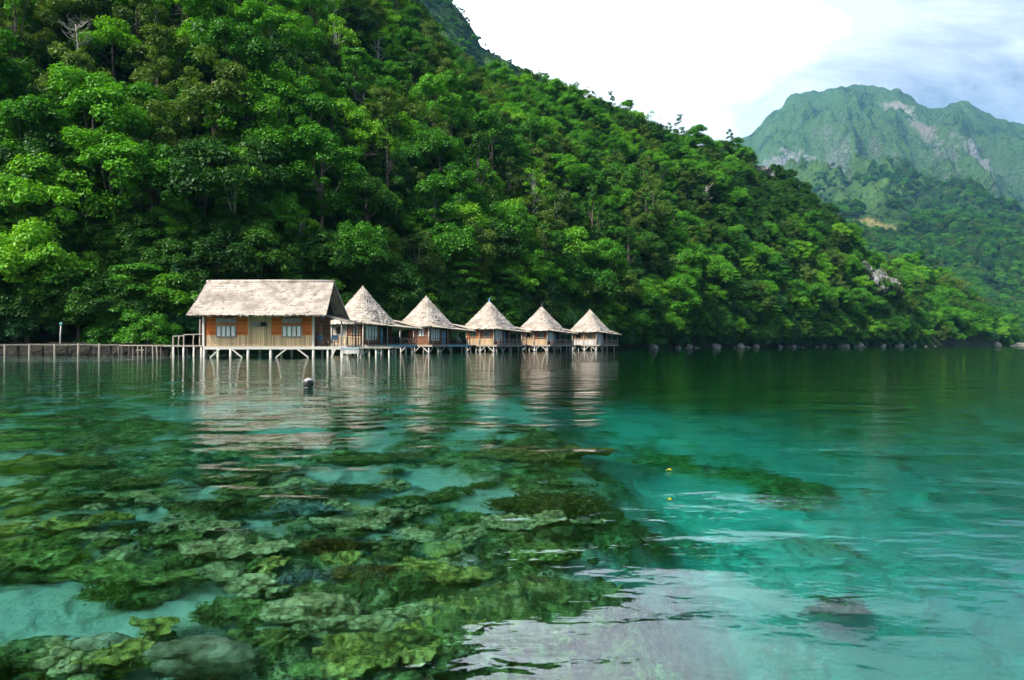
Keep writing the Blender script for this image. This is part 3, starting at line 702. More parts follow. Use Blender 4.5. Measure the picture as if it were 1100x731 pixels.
# ------------------------------------------------------------------ thatch helpers
def ring_pts(hx, hy, n, z, g, jit, zj, ex=5.0, cx=0, cy=0):
    P = []
    for i in range(n):
        a = 2*PI*i/n; c, s_ = math.cos(a), math.sin(a)
        k = (abs(c)**ex+abs(s_)**ex)**(-1/ex)
        j = 1+g.uniform(-jit, jit)
        P.append((cx+hx*k*c*j, cy+hy*k*s_*j, z+g.uniform(-zj, zj)))
    return P
def thatch_pyramid(half, z0, z1, seed, ex=6.0, courses=15, n=72):
    g = random.Random(seed); mb = MB()
    def rad(t): return half*((1-t)*(1-.02*math.sin(PI*t))+.012)
    for k in range(courses):
        t0 = k/courses; t1 = min(1.0, (k+1.5)/courses)
        e = ex-(ex-2.6)*t0**1.5
        r0 = rad(t0)+.055; r1 = max(.05, rad(t1)-.01)
        a = ring_pts(r0, r0, n, z0+(z1-z0)*t0-.02, g, .016, .075 if k else .12, e); b = ring_pts(r1, r1, n, z0+(z1-z0)*t1, g, .004, .01, e)
        mb.add(a+b, [(i, (i+1) % n, n+(i+1) % n, n+i) for i in range(n)])
        if k == 0:      # thick eave and dark underside
            c = ring_pts(r0-.10, r0-.10, n, z0-.16, g, .012, .05, e); d = ring_pts(r0*.35, r0*.35, n, z0+(z1-z0)*.45, g, 0, 0, e)
            mb.add(a+c+d, [(n+i, n+(i+1) % n, (i+1) % n, i) for i in range(n)]+[(2*n+i, 2*n+(i+1) % n, n+(i+1) % n, n+i) for i in range(n)])
    return mb
def thatch_sheet(p00, p10, p01, p11, seed, courses=12, n=60, thick=.10):
    """Sloping thatch between the eave edge p00-p10 and the top edge p01-p11, in overlapping ragged courses."""
    g = random.Random(seed); mb = MB(); p00, p10, p01, p11 = map(Vector, (p00, p10, p01, p11))
    nrm = (p10-p00).cross(p01-p00).normalized()
    if nrm.z < 0: nrm = -nrm
    def P(u, v_, off): 
        return tuple((p00.lerp(p10, u)).lerp(p01.lerp(p11, u), v_)+nrm*off)
    sag = lambda u, v_: -.05*math.sin(PI*v_)+.03*fbm(u*7, v_*4, seed, 2)
    for k in range(courses):
        v0 = k/courses; v1 = min(1, (k+1.5)/courses); low = []; top = []
        for i in range(n+1):
            u = i/n; low.append(P(u, v0-.012+g.uniform(-.018, .018), thick*.62+sag(u, v0)+g.uniform(0, .02))); top.append(P(u, v1, thick*.15+sag(u, v1)))
        mb.add(low+top, [(i, i+1, n+2+i, n+1+i) for i in range(n)])
    c0 = [P(i/n, -.012+g.uniform(-.02, .02), -.04) for i in range(n+1)]; c1 = [P(i/n, 1, -.04) for i in range(n+1)]; e0 = [P(i/n, -.012, thick*.6) for i in range(n+1)]
    mb.add(c0+c1, [(n+1+i, n+2+i, i+1, i) for i in range(n)]); mb.add(c0+e0, [(i, i+1, n+2+i, n+1+i) for i in range(n)])
    for u in (0, 1):
        a = [P(u, j/8, -.04) for j in range(9)]; b = [P(u, j/8, thick*.6) for j in range(9)]
        mb.add(a+b, [(j, j+1, 10+j, 9+j) for j in range(8)])
    return mb
def part(name, mat_, parent, fn, smooth_=False):
    mb = MB(); fn(mb); return mb.build(name, mat_, parent, smooth_)
def stilt(parent, x, y, z1, g, r=.085, m_='post'):
    mb = MB(); dx, dy = g.uniform(-.05, .05), g.uniform(-.05, .05)
    mb.tube([(x+dx, y+dy, -2.8), (x+dx*.4, y+dy*.3, -.2), (x, y, z1)], [r*1.15, r*1.05, r], 8); return mb.build('stilt', M[m_], parent, True)
def railing(parent, pts, zf, h=.85, m_='dark', r=.035):
    mb = MB()
    for a, b in zip(pts, pts[1:]):
        a = Vector((*a, zf)); b = Vector((*b, zf)); n = max(1, round((b-a).length/.42))
        for zz in (h, h*.18): mb.beam(a+Vector((0,0,zz)), b+Vector((0,0,zz)), r*1.8)
        for i in range(n+1):
            q = a.lerp(b, i/n); mb.beam(q, q+Vector((0,0,h-.005)), r*(1.7 if i in (0, n) else 1.1))
    return mb.build('railing', M[m_], parent)
def window(parent, x0, x1, z0, z1, y, kind, axis='x', slats=4):
    """A window on a wall facing -y (axis x) or +x (axis y, then x0..x1 run along y and y is the wall's x)."""
    T = (lambda a, d, z: (a, y-d, z)) if axis == 'x' else (lambda a, d, z: (y+d, a, z))
    mb = MB(); e = .06
    def bx(a0, a1, d0, d1, q0, q1):
        p, r = T(a0, d0, q0), T(a1, d1, q1); mb.box(min(p[0], r[0]), max(p[0], r[0]), min(p[1], r[1]), max(p[1], r[1]), q0, q1)
    bx(x0-e, x0, .0, .06, z0-e, z1+e); bx(x1, x1+e, .0, .06, z0-e, z1+e); bx(x0, x1, 0, .06, z1, z1+e); bx(x0, x1, 0, .08, z0-e, z0)
    fr = mb.build('window', M['grey'], parent)
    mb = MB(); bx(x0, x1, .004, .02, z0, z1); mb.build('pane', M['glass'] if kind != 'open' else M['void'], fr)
    if kind == 'curtain':
        wd = (x1-x0)/slats
        for i in range(slats):
            mb = MB(); bx(x0+wd*(i+.12), x0+wd*(i+.80), .024, .036, z0+.02, z1-.02); mb.build('curtain', M['curtain'], fr)
    elif kind in ('louvre', 'bars'):
        mb = MB()
        for i in range(1, slats): 
            a = x0+(x1-x0)*i/slats; bx(a-.02, a+.02, .022, .045, z0, z1)
        mb.build('mullion', M['grey'], fr)
    return fr
def chair(name, label, loc, rz, cloth, grp=None):
    c = thing(name, label, 'chair', loc, rz, grp)
    for sx_ in (-.24, .24):
        for sy_ in (-.22, .22): part('leg', M['grey'], c, lambda mb: mb.beam((sx_, sy_, 0), (sx_, sy_, .42), .05))
    part('seat', M[cloth], c, lambda mb: mb.box(-.30, .30, -.28, .28, .42, .49))
    part('backrest', M[cloth], c, lambda mb: (mb.beam((-.27, .25, .49), (-.27, .33, 1.0), .05), mb.beam((.27, .25, .49), (.27, .33, 1.0), .05), mb.box(-.29, .29, .27, .32, .58, .98)))
    for sx_ in (-.31, .31): part('armrest', M['grey'], c, lambda mb: (mb.box(sx_-.035, sx_+.035, -.28, .28, .66, .70), mb.box(sx_-.02, sx_+.02, -.26, -.22, .49, .66)))
    return c

# ------------------------------------------------------------------ the five pointed huts
ROT = math.radians(-32)
FZ = 1.08
HL = ['nearest cone thatched hut, rounded roof, just beyond the long house gable', 'second thatched hut from the long house, red brown panel and open front porch',
      'middle thatched hut with bright orange upper boards left of its window', 'fourth thatched hut from the long house, tan boards and dark roof tip',
      'farthest thatched hut at the end of the row, white lower wall']
def hut(i):
    x, y = HUTS[i]; g = random.Random(40+i)
    h = thing('stilt_hut', HL[i], 'hut', (x, y, 0), ROT, 'thatched stilt huts in a row')
    H = 2.35; zr = 7.55
    for sx_ in (-2.35, 0, 2.35):
        for sy_ in (-2.35, 0, 2.35, 5.6): stilt(h, sx_, sy_, FZ-.18, g)
    for a, b in ((-2.3, -1.35), (-.05, -1.0), (.05, 1.0), (2.3, 1.35)):
        part('brace', M['post'], h, lambda mb: mb.beam((a, -2.42, .12), (b, -2.42, FZ-.2), .13, .09))
    for a, b in ((-2.3, -1.35), (-.05, -1.0), (.05, 1.0), (2.3, 1.35)):
        part('brace', M['post'], h, lambda mb: mb.beam((2.42, a, .12), (2.42, b, FZ-.2), .11, .08))
    part('deck', M['grey'], h, lambda mb: (mb.box(-2.55, 3.05, -2.5, 5.85, FZ-.08, FZ), mb.box(-2.55, 3.05, -2.54, -2.44, FZ-.26, FZ-.08), mb.box(2.97, 3.07, -2.44, 5.9, FZ-.24, FZ-.08)))
    if i in (0, 1): part('fascia', M['blue'], h, lambda mb: mb.box(3.075, 3.11, .6, 5.85, FZ-.24, FZ+.02))
    # walls
    wt = FZ+2.45
    fr = {0: ('grey', 'brown'), 1: (None, 'brown'), 2: ('orange', 'brown'), 3: ('tan', 'brown'), 4: ('tan', 'tan')}[i]
    lowm = 'white' if i == 4 else 'pale'
    def wallx(name, mt, x0, x1, z0, z1, yy=-2.3): return part(name, M[mt], h, lambda mb: mb.box(x0, x1, yy-.05, yy+.05, z0, z1))
    split = -.1
    if i == 1:      # open porch corner on the left
        part('porch_back', M['brown'], h, lambda mb: mb.box(-2.3, split, -.9, -.8, FZ, wt)); railing(h, [(-2.35, -2.35), (split, -2.35)], FZ, .8)
        wallx('front_wall', 'brown', split+.05, 2.3, FZ, wt)
    else:
        wallx('lower_wall', lowm, -2.3, 2.3, FZ, FZ+.92)
        wallx('front_wall', fr[0], -2.3, split, FZ+.923, wt); wallx('front_wall', fr[1], split, 2.3, FZ+.923, wt)
    part('side_wall', M['brown' if i < 4 else 'white'], h, lambda mb: mb.box(2.25, 2.35, -2.25, .3, FZ, wt))
    part('side_wall', M['dark'], h, lambda mb: mb.box(2.25, 2.35, .303, 2.3, FZ+1.9, wt))
    part('rear_wall', M['brown'], h, lambda mb: mb.box(-2.3, 2.24, 2.25, 2.35, FZ, wt)); part('side_wall', M['brown'], h, lambda mb: mb.box(-2.35, -2.25, -2.24 if i != 1 else -.79, 2.24, FZ, wt))
    window(h, .75, 1.65, FZ+1.15, FZ+2.05, -2.355, 'bars' if i != 1 else 'curtain', slats=3 if i != 1 else 2)
    if i not in (1,): window(h, -1.7, -.75, FZ+1.2, FZ+2.0, -2.355, 'bars' if i == 2 else 'open', slats=3)
    window(h, -1.95, -.15, FZ+.55, FZ+2.1, 2.355, 'curtain', 'y', 4)
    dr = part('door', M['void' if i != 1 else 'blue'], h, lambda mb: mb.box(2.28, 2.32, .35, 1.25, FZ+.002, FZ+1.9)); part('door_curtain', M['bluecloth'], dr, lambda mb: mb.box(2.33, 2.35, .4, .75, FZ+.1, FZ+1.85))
    # posts that carry the eaves
    for sx_, sy_ in ((-2.42, -2.42), (split, -2.42), (2.42, -2.42), (3.0, .8), (3.0, 3.0), (3.0, 5.75), (-2.42, 5.75)):
        part('post', M['post' if sy_ < 0 else 'grey'], h, lambda mb: mb.tube([(sx_, sy_, FZ-.02), (sx_, sy_, 3.55 if sy_ < 3.5 else 3.2)], [.075, .07], 8), True)
    railing(h, [(3.0, -2.2), (3.0, 5.75), (-2.4, 5.75)], FZ, .85, 'dark' if i < 2 else 'grey')
    ex = {0: 3.2, 1: 3.8, 2: 7, 3: 7, 4: 7}[i]; zr += (.12, -.05, .05, -.1, 0)[i]
    rf = thatch_pyramid(3.22, 3.45, zr, 60+i, ex).build('roof', M['thatch'], h)
    # finial tuft
    if i in (2, 3): part('finial', M['bluecloth' if i == 2 else 'dark'], rf, lambda mb: mb.tube([(0,0,zr-.1), (.03,0,zr+.28), (.22,.05,zr+.62)], [.14,.10,.02], 6))
    else: part('finial', M['thatch'], rf, lambda mb: mb.tube([(0,0,zr-.15), (.02,.01,zr+.12)], [.16,.05], 6))
    thatch_sheet((3.55, 6.4, 2.95), (3.5, -2.9, 3.34), (1.6, 6.2, 3.75), (2.2, -2.6, 4.35), 80+i, 3, 40, .07).build('canopy', M['straw'], h)
    thatch_sheet((-2.6, 6.5, 2.92), (3.55, 6.5, 2.92), (-2.6, 2.4, 3.72), (2.9, 2.4, 3.72), 90+i, 5, 40, .07).build('canopy', M['straw'], h)
    return h
for i in range(5): hut(i)
def on_hut(i, u, v_, z=0.0):
    c, s_ = math.cos(ROT), math.sin(ROT); x, y = HUTS[i]; return Vector((x+u*c-v_*s_, y+u*s_+v_*c, z))
p = on_hut(1, 2.6, 3.9, FZ); chair('plastic_chair', 'white chair on the rear porch of the second hut', p, ROT+1.2, 'white')
p = on_hut(3, 2.55, 4.3, FZ); chair('plastic_chair', 'pale chair on the rear porch of the fourth hut', p, ROT+1.6, 'white')
# foot bridges from one hut to the next
for i in range(4):
    a = on_hut(i, 1.2, 5.9, FZ-.03); b = on_hut(i+1, -1.2, -2.6, FZ-.03)
    b_ = thing('footbridge', ['plank footbridge joining the nearest and second huts','plank footbridge joining the second and middle huts','plank footbridge joining the middle and fourth huts','plank footbridge joining the fourth and farthest huts'][i], 'footbridge', (0,0,0), 0, 'footbridges between the huts')
    b_.location = a; d = b-a
    part('deck', M['grey'], b_, lambda mb: mb.beam(Vector((0,0,-.05)), d+Vector((0,0,-.05)), 1.1, .1))
    for k in (.15, .5, .85):
        q = d*k
        part('stilt', M['post'], b_, lambda mb: mb.tube([(q.x, q.y, -3.6), (q.x, q.y, -.1)], [.08, .07], 7), True)

# ------------------------------------------------------------------ the long house
hb = thing('long_house', 'long stilt house with a pale thatched gable roof and orange board panels', 'house', (0,0,0))
YW = 57.6; g = random.Random(3)
def hx(zx): return -26.0+(zx-147)*.01286
def hz(zy): return .95+(470-zy)*.01286
xL, xR = hx(152), hx(866); yB = YW+5.4
for zx in (150, 438, 585, 866):
    for yy in (YW, YW+2.7, yB): stilt(hb, hx(zx), yy, .75, g, .11)
for zx in (300, 512, 700, 790): stilt(hb, hx(zx), YW+2.2+g.random(), .75, g, .07, 'dark')
for zx in (960, 1050): stilt(hb, hx(zx), YW, .75, g, .09); stilt(hb, hx(zx), yB-.5, .75, g, .09)
for a, b in ((255,192), (335,402), (690,622), (765,836), (1010,985), (1110,1066)):
    part('brace', M['post'], hb, lambda mb: mb.beam((hx(a), YW-.1, .72), (hx(b), YW-.1, .02), .15, .1))
part('deck', M['post'], hb, lambda mb: (mb.box(xL-.08, hx(1085), YW-.14, YW-.02, .70, .95), mb.box(xL, hx(1085), YW-.018, yB, .78, .93)))
def front(name, mt, a, b, z0, z1, off=0.0): return part(name, M[mt], hb, lambda mb: mb.box(hx(a), hx(b), YW-.02-off, YW+.08, hz(z0), hz(z1)))
front('front_wall', 'pale', 160, 436, 469, 396); front('front_wall', 'orange', 160, 436, 395.8, 262)
front('front_wall', 'pale', 592, 860, 469, 396); front('front_wall', 'orange', 592, 860, 395.8, 262)
dp = front('door_panel', 'pale', 436.3, 591.7, 469, 262, .03)
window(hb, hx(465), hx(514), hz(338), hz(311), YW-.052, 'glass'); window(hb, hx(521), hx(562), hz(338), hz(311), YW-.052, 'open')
for a, b, sl_ in ((232, 357, 4), (664, 788, 6)):
    window(hb, hx(a), hx(b), hz(314), hz(287), YW-.022, 'louvre', slats=sl_); window(hb, hx(a), hx(b), hz(404), hz(337), YW-.022, 'curtain', slats=4)
part('door', M['pale'], dp, lambda mb: mb.box(hx(468), hx(560), YW-.075, YW-.052, hz(466), hz(348)))
for zx in (147, 866): part('corner_post', M['post'], hb, lambda mb: mb.box(hx(zx)-.09, hx(zx)+.09, YW-.13, YW+.05, .955, hz(262)))
part('rear_wall', M['brown'], hb, lambda mb: mb.box(xL, xR, yB-.1, yB, .93, 3.6)); part('end_wall', M['brown'], hb, lambda mb: mb.box(xL-.0, xL+.08, YW+.085, yB-.103, .93, 3.6))
part('end_wall', M['brown'], hb, lambda mb: mb.box(xR-.08, xR, YW+.085, yB-.103, .93, 3.6))
dv = part('side_door', M['tan'], hb, lambda mb: mb.box(xR+.003, xR+.05, YW+1.6, YW+2.6, .94, 2.9))
ZR = 6.62; YRg = 60.3; EZ = 3.52
x0e, x0r, x1e, x1r = -26.85, -26.9, -15.32, -15.72
rf = thatch_sheet((x0e, 56.3, EZ), (x1e, 56.3, EZ), (x0r, YRg, ZR), (x1r, YRg, ZR), 7, 15, 120, .14).build('roof', M['thatch'], hb)
thatch_sheet((x1e, 64.3, EZ), (x0e, 64.3, EZ), (x1r, YRg, ZR), (x0r, YRg, ZR), 8, 12, 90, .14).build('rear_slope', M['thatch'], rf)
part('ridge_cap', M['thatch'], rf, lambda mb: mb.tube([(x0r-.05, YRg, ZR+.03), (-21, YRg, ZR+.06), (x1r+.06, YRg, ZR+.03)], [.16, .17, .16], 8), True)
part('rafter', M['grey'], rf, lambda mb: mb.beam((x1e-.12, 64.2, EZ-.05), (x1r-.05, YRg+.05, ZR-.12), .16, .1)); part('rafter', M['tan'], rf, lambda mb: mb.beam((x1e-.12, 56.4, EZ-.05), (x1r-.05, YRg-.05, ZR-.12), .12, .08))
part('rafter', M['tan'], rf, lambda mb: mb.beam((x0e+.2, 56.4, EZ-.07), (x0e+.2, YRg, ZR-.15), .14, .1))
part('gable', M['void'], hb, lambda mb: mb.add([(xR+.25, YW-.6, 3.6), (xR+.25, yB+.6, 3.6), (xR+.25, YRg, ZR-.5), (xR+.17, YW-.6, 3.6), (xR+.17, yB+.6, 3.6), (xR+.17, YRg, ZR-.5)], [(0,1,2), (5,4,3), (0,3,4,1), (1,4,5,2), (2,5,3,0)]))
part('gable_cloth', M['bluecloth'], hb, lambda mb: mb.box(xR+.7, xR+.73, YW-.2, YW+.9, 3.35, 4.05))
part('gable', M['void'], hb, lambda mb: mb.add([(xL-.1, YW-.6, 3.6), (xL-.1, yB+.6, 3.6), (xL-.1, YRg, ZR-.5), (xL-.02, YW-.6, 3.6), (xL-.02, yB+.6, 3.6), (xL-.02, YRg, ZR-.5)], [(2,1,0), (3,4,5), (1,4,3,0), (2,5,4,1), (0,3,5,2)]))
# porch on the gable side: lean-to, posts, rail, blue-white boards
pr = thatch_sheet((hx(1105), yB, 3.02), (hx(1105), YW-.3, 3.02), (hx(930), yB, 3.62), (hx(945), YW-.3, 3.62), 12, 4, 30, .08).build('porch_roof', M['straw'], hb)
part('edge_board', M['grey'], pr, lambda mb: mb.beam((hx(945), YW-.36, 3.55), (hx(1112), YW-.36, 2.93), .07, .14))
for zx, yy in ((1050, YW), (1090, YW+3), (1090, yB-.2)): part('post', M['post' if yy == YW else 'dark'], hb, lambda mb: mb.tube([(hx(zx), yy, .9), (hx(zx), yy, 3.2)], [.07, .06], 8), True)
railing(hb, [(hx(1000), YW+.02), (hx(1090), YW+.02), (hx(1090), yB-.3)], .93, .75, 'grey', .03)
# landing in front of the porch
ld = thing('landing', 'low landing with blue and white boards beside the long house porch', 'landing', (hx(1115), 58.3, 0))
part('deck', M['grey'], ld, lambda mb: mb.box(-.85, 3.4, -1.0, 2.2, .78, .88))
part('side_board', M['white'], ld, lambda mb: mb.box(-.75, .75, -1.06, -1.002, .34, .86)); part('stripe', M['blue'], ld, lambda mb: mb.box(-.7, .7, -1.075, -1.062, .68, .80))
for sx_ in (-.7, .8, 2.1, 3.2): 
    for sy_ in (-.85, 2.0): stilt(ld, sx_, sy_, .78, g, .07)
for sx_ in (-.55, -.05, .45): part('post', M['dark'], ld, lambda mb: mb.tube([(sx_, 2.1, .85), (sx_, 2.1, 2.7)], [.04, .035], 6))
lb = (ld.location+Vector((3.4, .8, .83))); hb1 = on_hut(0, -2.6, 0, .95); dd = hb1-lb
fb = thing('footbridge', 'plank footbridge joining the landing and the nearest hut', 'footbridge', lb)
part('deck', M['grey'], fb, lambda mb: mb.beam((0,0,0), dd, 1.0, .1))
for k in (.2, .45, .7, .92):
    q = dd*k; part('stilt', M['post'], fb, lambda mb: mb.tube([(q.x, q.y, -3.2), (q.x, q.y, -.05)], [.08, .07], 7), True)
chair('porch_chair', 'blue chair on the long house porch nearest its corner post', (hx(905), YW+.9, .93), 2.6, 'bluecloth', 'blue porch chairs')
chair('porch_chair', 'blue chair on the long house porch beside the railing', (hx(975), YW+1.1, .93), -2.4, 'bluecloth', 'blue porch chairs')
tb = thing('porch_table', 'small wooden table between the two blue porch chairs', 'table', (hx(940), YW+.7, .93))
part('table_top', M['tan'], tb, lambda mb: mb.box(-.25, .25, -.25, .25, .44, .49))
for a in (-.2, .2):
    for b in (-.2, .2): part('leg', M['tan'], tb, lambda mb: mb.beam((a, b, 0), (a, b, .44), .045))

# ------------------------------------------------------------------ platform and jetty on the left
pl = thing('platform', 'railed wooden platform on stilts beside the long house', 'platform', (0,0,0))
def px_x(px, Y): return (px-CX)/F*Y
Yp = 59.5
part('deck', M['grey'], pl, lambda mb: mb.box(px_x(176, Yp), px_x(217.3, Yp), Yp, Yp+2.6, .93, 1.06))
for px in (186, 197, 208, 216): stilt(pl, px_x(px, Yp), Yp+.08, .93, g, .075); stilt(pl, px_x(px+1, Yp), Yp+2.4, .93, g, .07, 'grey')
for px in (180, 191, 203, 212): part('brace', M['grey'], pl, lambda mb: mb.tube([(px_x(px, Yp), Yp+.6, -1.6), (px_x(px+g.uniform(-4, 4), Yp), Yp+.6, .93)], [.05, .045], 6))
for a, b, zt in ((185.5, 197, 1.85), (197, 217, 1.98)):
    part('railing', M['grey'], pl, lambda mb: (mb.beam((px_x(a, Yp), Yp+.1, zt), (px_x(b, Yp), Yp+.1, zt+.03), .09), mb.beam((px_x(a, Yp), Yp+.1, 1.06), (px_x(a, Yp), Yp+.1, zt), .1), mb.beam((px_x((a+b)/2, Yp), Yp+.1, 1.06), (px_x((a+b)/2+.6, Yp), Yp+.1, zt), .08)))
part('post', M['grey'], pl, lambda mb: mb.beam((px_x(213.5, Yp), Yp+.2, 1.06), (px_x(214, Yp), Yp+.2, 3.3), .1))
jt = thing('jetty', 'long weathered plank jetty on posts along the shore', 'jetty', (0,0,0))
Yj = 64.5; xa, xb = px_x(-75, Yj), px_x(132, Yj)
def deckline(mb):
    pts_ = []
    for k in range(25):
        u = k/24; pts_.append((xa+(xb-xa)*u, Yj, 1.03+.03*math.sin(k*1.7)))
    for a, b in zip(pts_, pts_[1:]): mb.beam(a, b, 1.3, .13)
    mb.beam((xb, Yj, 1.03), (px_x(178, Yp), Yp+1.0, 1.02), 1.2, .12)
part('deck', M['jetty'], jt, deckline)
part('handrail', M['jetty'], jt, lambda mb: [mb.beam((xa+(xb-xa)*k/12, Yj-.7, 1.10+.03*math.sin(k*2.1)), (xa+(xb-xa)*(k+1)/12, Yj-.7, 1.10+.03*math.sin((k+1)*2.1)), .10, .10) for k in range(12)])
for px in (-68, -41, -15, 11.5, 38, 64.5, 90, 112):
    part('post', M['jetty'], jt, lambda mb: mb.tube([(px_x(px, Yj)+g.uniform(-.1, .1), Yj-.72, -1.5), (px_x(px, Yj), Yj-.7, 1.16+g.uniform(0, .06))], [.13, .11], 8), True)
    part('post', M['dark'], jt, lambda mb: mb.tube([(px_x(px, Yj)+.3, Yj+.6, -1.5), (px_x(px, Yj)+.3, Yj+.6, 1.0)], [.10, .10], 7), True)
for px in (131, 135, 143, 147, 152, 156.5, 161, 168, 172, 177):
    Yq = Yj-(px-128)/50*4.6
    part('post', M['dark' if int(px) % 2 else 'jetty'], jt, lambda mb: mb.tube([(px_x(px, Yq)+g.uniform(-.3, .3), Yq-.62, -1.5), (px_x(px, Yq), Yq-.6, 1.0)], [.07, .06], 6), True)
part('rail', M['jetty'], jt, lambda mb: (mb.beam((px_x(152, 62.2), 61.4, .62), (px_x(161, 62.2), 61.2, .62), .09)))
lp = thing('lamp_post', 'thin wooden lamp post with a small teal cap on the jetty', 'lamp', (px_x(62.5, Yj), Yj+.3, 1.08))
part('pole', M['post'], lp, lambda mb: mb.tube([(0,0,0), (.03,0,1.1), (.10,0,2.0)], [.06,.055,.05], 8), True)
m, t, o = mat('teal_enamel'); pbsdf(t, o, (.12,.42,.36), .4); M['teal'] = m
part('lamp_shade', M['teal'], lp, lambda mb: mb.tube([(.10,0,1.96), (.10,0,2.02), (.10,0,2.12), (.10,0,2.16)], [.17,.16,.06,.02], 12)); part('bulb', M['curtain'], lp, lambda mb: mb.tube([(.10,0,1.90), (.10,0,1.87), (.10,0,1.955)], [.01,.05,.05], 8))
sw = thing('stone_embankment', 'low dark stone embankment on the shore behind the jetty', 'embankment', (0,0,0))
mb = MB(); gg = random.Random(8)
n = 90; prof = []
for k in range(n+1):
    px = -120+ k*(300/n); Ys = 66.6+max(0, px-60)*.03; x = px_x(px, Ys)
    q = [( .0, -.8), (.05, .25), (.25, .55), (.5, .75), (1.4, .95), (3, 1.3)]
    prof.append([(x+gg.uniform(-.1, .1), Ys+a+.25*fbm(x*.8, b*2, 1, 3), b+.18*fbm(x*1.1, b, 4, 3)) for a, b in q])
mb.add([p for r in prof for p in r], [(k*6+j, (k+1)*6+j, (k+1)*6+j+1, k*6+j+1) for k in range(n) for j in range(5)])
m, t, o = mat('dark_stone'); n1 = noise(t, coords(t), 1.8, 5, .7); pbsdf(t, o, ramp(t, n1, [(.38, (.008,.008,.006)), (.6, (.03,.028,.02)), (.75, (.09,.08,.06))]), .9, bump(t, n1, .2)); M['stone'] = m
mb.build('stone_facing', M['stone'], sw)
#@@REEF
# ------------------------------------------------------------------ shore rocks and bare limestone
def rock_mesh(seed, r, flat=.65, freq=1.3, sub=3):
    import bmesh
    bm = bmesh.new(); bmesh.ops.create_icosphere(bm, subdivisions=sub, radius=1)
    for v_ in bm.verts:
        n_ = v_.co.normalized(); k = 1+.34*fbm(n_.x*freq+seed, n_.y*freq, n_.z*freq, 4)
        v_.co = Vector((n_.x*k, n_.y*k*.9, n_.z*k*flat))*r
    m = bpy.data.meshes.new('rock'); bm.to_mesh(m); bm.free(); return m
ROCKS = [(925,373,2.0,'largest pale boulder at the foot of the trees on the headland'),(968,372.4,1.7,'white boulder standing alone on the far headland shore'),(1070,370.8,3.4,'tall white rock beside the far beach'),
 (905,373.4,1.2,'grey boulder on the headland shore next to the biggest pale one'),(888,373.6,1.0,'rounded grey stone on the headland shore'),(872,373.8,.9,'low pale stone on the headland shore'),(945,373,1.3,'flat pale boulder between two white ones on the headland'),
 (857,374,1.1,'broken grey stone where the headland shore begins'),(838,374.2,1.1,'dark wet stone on the shore before the headland'),(815,374.5,1.0,'grey stone under the overhanging shore trees'),(790,374.7,.9,'dark stone under the overhanging shore trees'),
 (765,375,1.0,'pale stone midway along the shore past the huts'),(745,375.2,.9,'dark stone midway along the shore past the huts'),(722,375.5,.9,'pale stone on the shore just past the last hut'),(700,375.8,.8,'small dark stone by the last hut'),(985,372.2,1.2,'small pale stone beyond the lone white boulder')]
gq = random.Random(21)
def shoreY(px):
    for a, b in zip(COLS, COLS[1:]):
        if a[0] <= px <= b[0]: return a[1]+(b[1]-a[1])*(px-a[0])/(b[0]-a[0])
    for a, b in zip(COLS2, COLS2[1:]):
        if a[0] <= px <= b[0]: return a[1]+(b[1]-a[1])*(px-a[0])/(b[0]-a[0])
    return 470.0
for i, (px, py, r, lb_) in enumerate(ROCKS):
    px += gq.uniform(-7, 7); Y = shoreY(px)-gq.uniform(0, 1.2); X = px_x(px, Y); r *= gq.uniform(.6, 1.35)
    o_ = link('shore_rock', rock_mesh(i*3.7, r*(1.1+.5*((i*5) % 4)/3), .75), M['boulder'], None, True, (X, Y, r*.25)); o_.rotation_euler.z = gq.uniform(0, 6); tag(o_, lb_, 'rock', 'rocks along the shore')
for k in range(60):
    c_ = gq.choice((690, 735, 742, 800, 846, 862, 868, 902, 911, 930, 952, 985, 1010)); px = c_+gq.gauss(0, 9); Y = shoreY(px)-gq.uniform(-.8, 1.5); r = .25+.75*gq.random()**2
    if k < 4: o_ = link('shore_stone', rock_mesh(90+k*2.3, 1.0, .6, sub=2), M['boulder'] if k % 2 else M['stone'], None, True); SR_ = [o_] if k == 0 else SR_+[o_]
    else: o_ = SR_[k % 4].copy(); C.objects.link(o_)
    o_.location = (px_x(px, Y), Y, r*.12); o_.scale = (r*1.2, r, r*.9); o_.rotation_euler.z = gq.uniform(0, 6)
    tag(o_, 'small stone at the waterline, one of many under the far shore trees', 'rock', 'small stones along the far shore')
def cliff(px, py, Y, wpx, hpx, label, seed):
    c = at(px, py, Y); W, H = wpx/F*Y, hpx/F*Y; mb = MB(); nx, nz = 36, 40
    vs_ = []
    for i in range(nx+1):
        for j in range(nz+1):
            u = i/nx-.5; v_ = j/nz-.5; u += .10*fbm(v_*6, u*3, seed+9, 3); v_ += .10*fbm(u*6, v_*3, seed+5, 3); ed = (1-min(1, (2*abs(u))**4))*(1-min(1, (2*abs(v_))**4))
            vs_.append((W*u*(1-.25*v_)+.8*fbm(v_*5, u*2, seed, 2), 6-9*ed*(.75+.5*fbm(u*3.5, v_*2.0, seed, 4))-2.2*ed*abs(fbm(u*11, v_*3, seed+2, 4))+v_*5, H*v_))
    mb.add(vs_, [(i*(nz+1)+j, (i+1)*(nz+1)+j, (i+1)*(nz+1)+j+1, i*(nz+1)+j+1) for i in range(nx) for j in range(nz)])
    o_ = mb.build('limestone_cliff', M['rock'], None, True, c); tag(o_, label, 'cliff', 'bare cliffs on the hill'); return o_
cliff(933, 292, 330, 16, 30, 'narrow streaked white cliff highest on the headland edge', 1.0)
cliff(947, 303, 327, 22, 32, 'widest streaked white limestone cliff on the edge of the headland', 2.6)
cliff(963, 308, 327, 12, 24, 'small pale cliff lowest on the headland edge', 7.3)
cliff(819, 188, 356, 34, 24, 'small grey limestone face high on the hill under the skyline', 4.0)
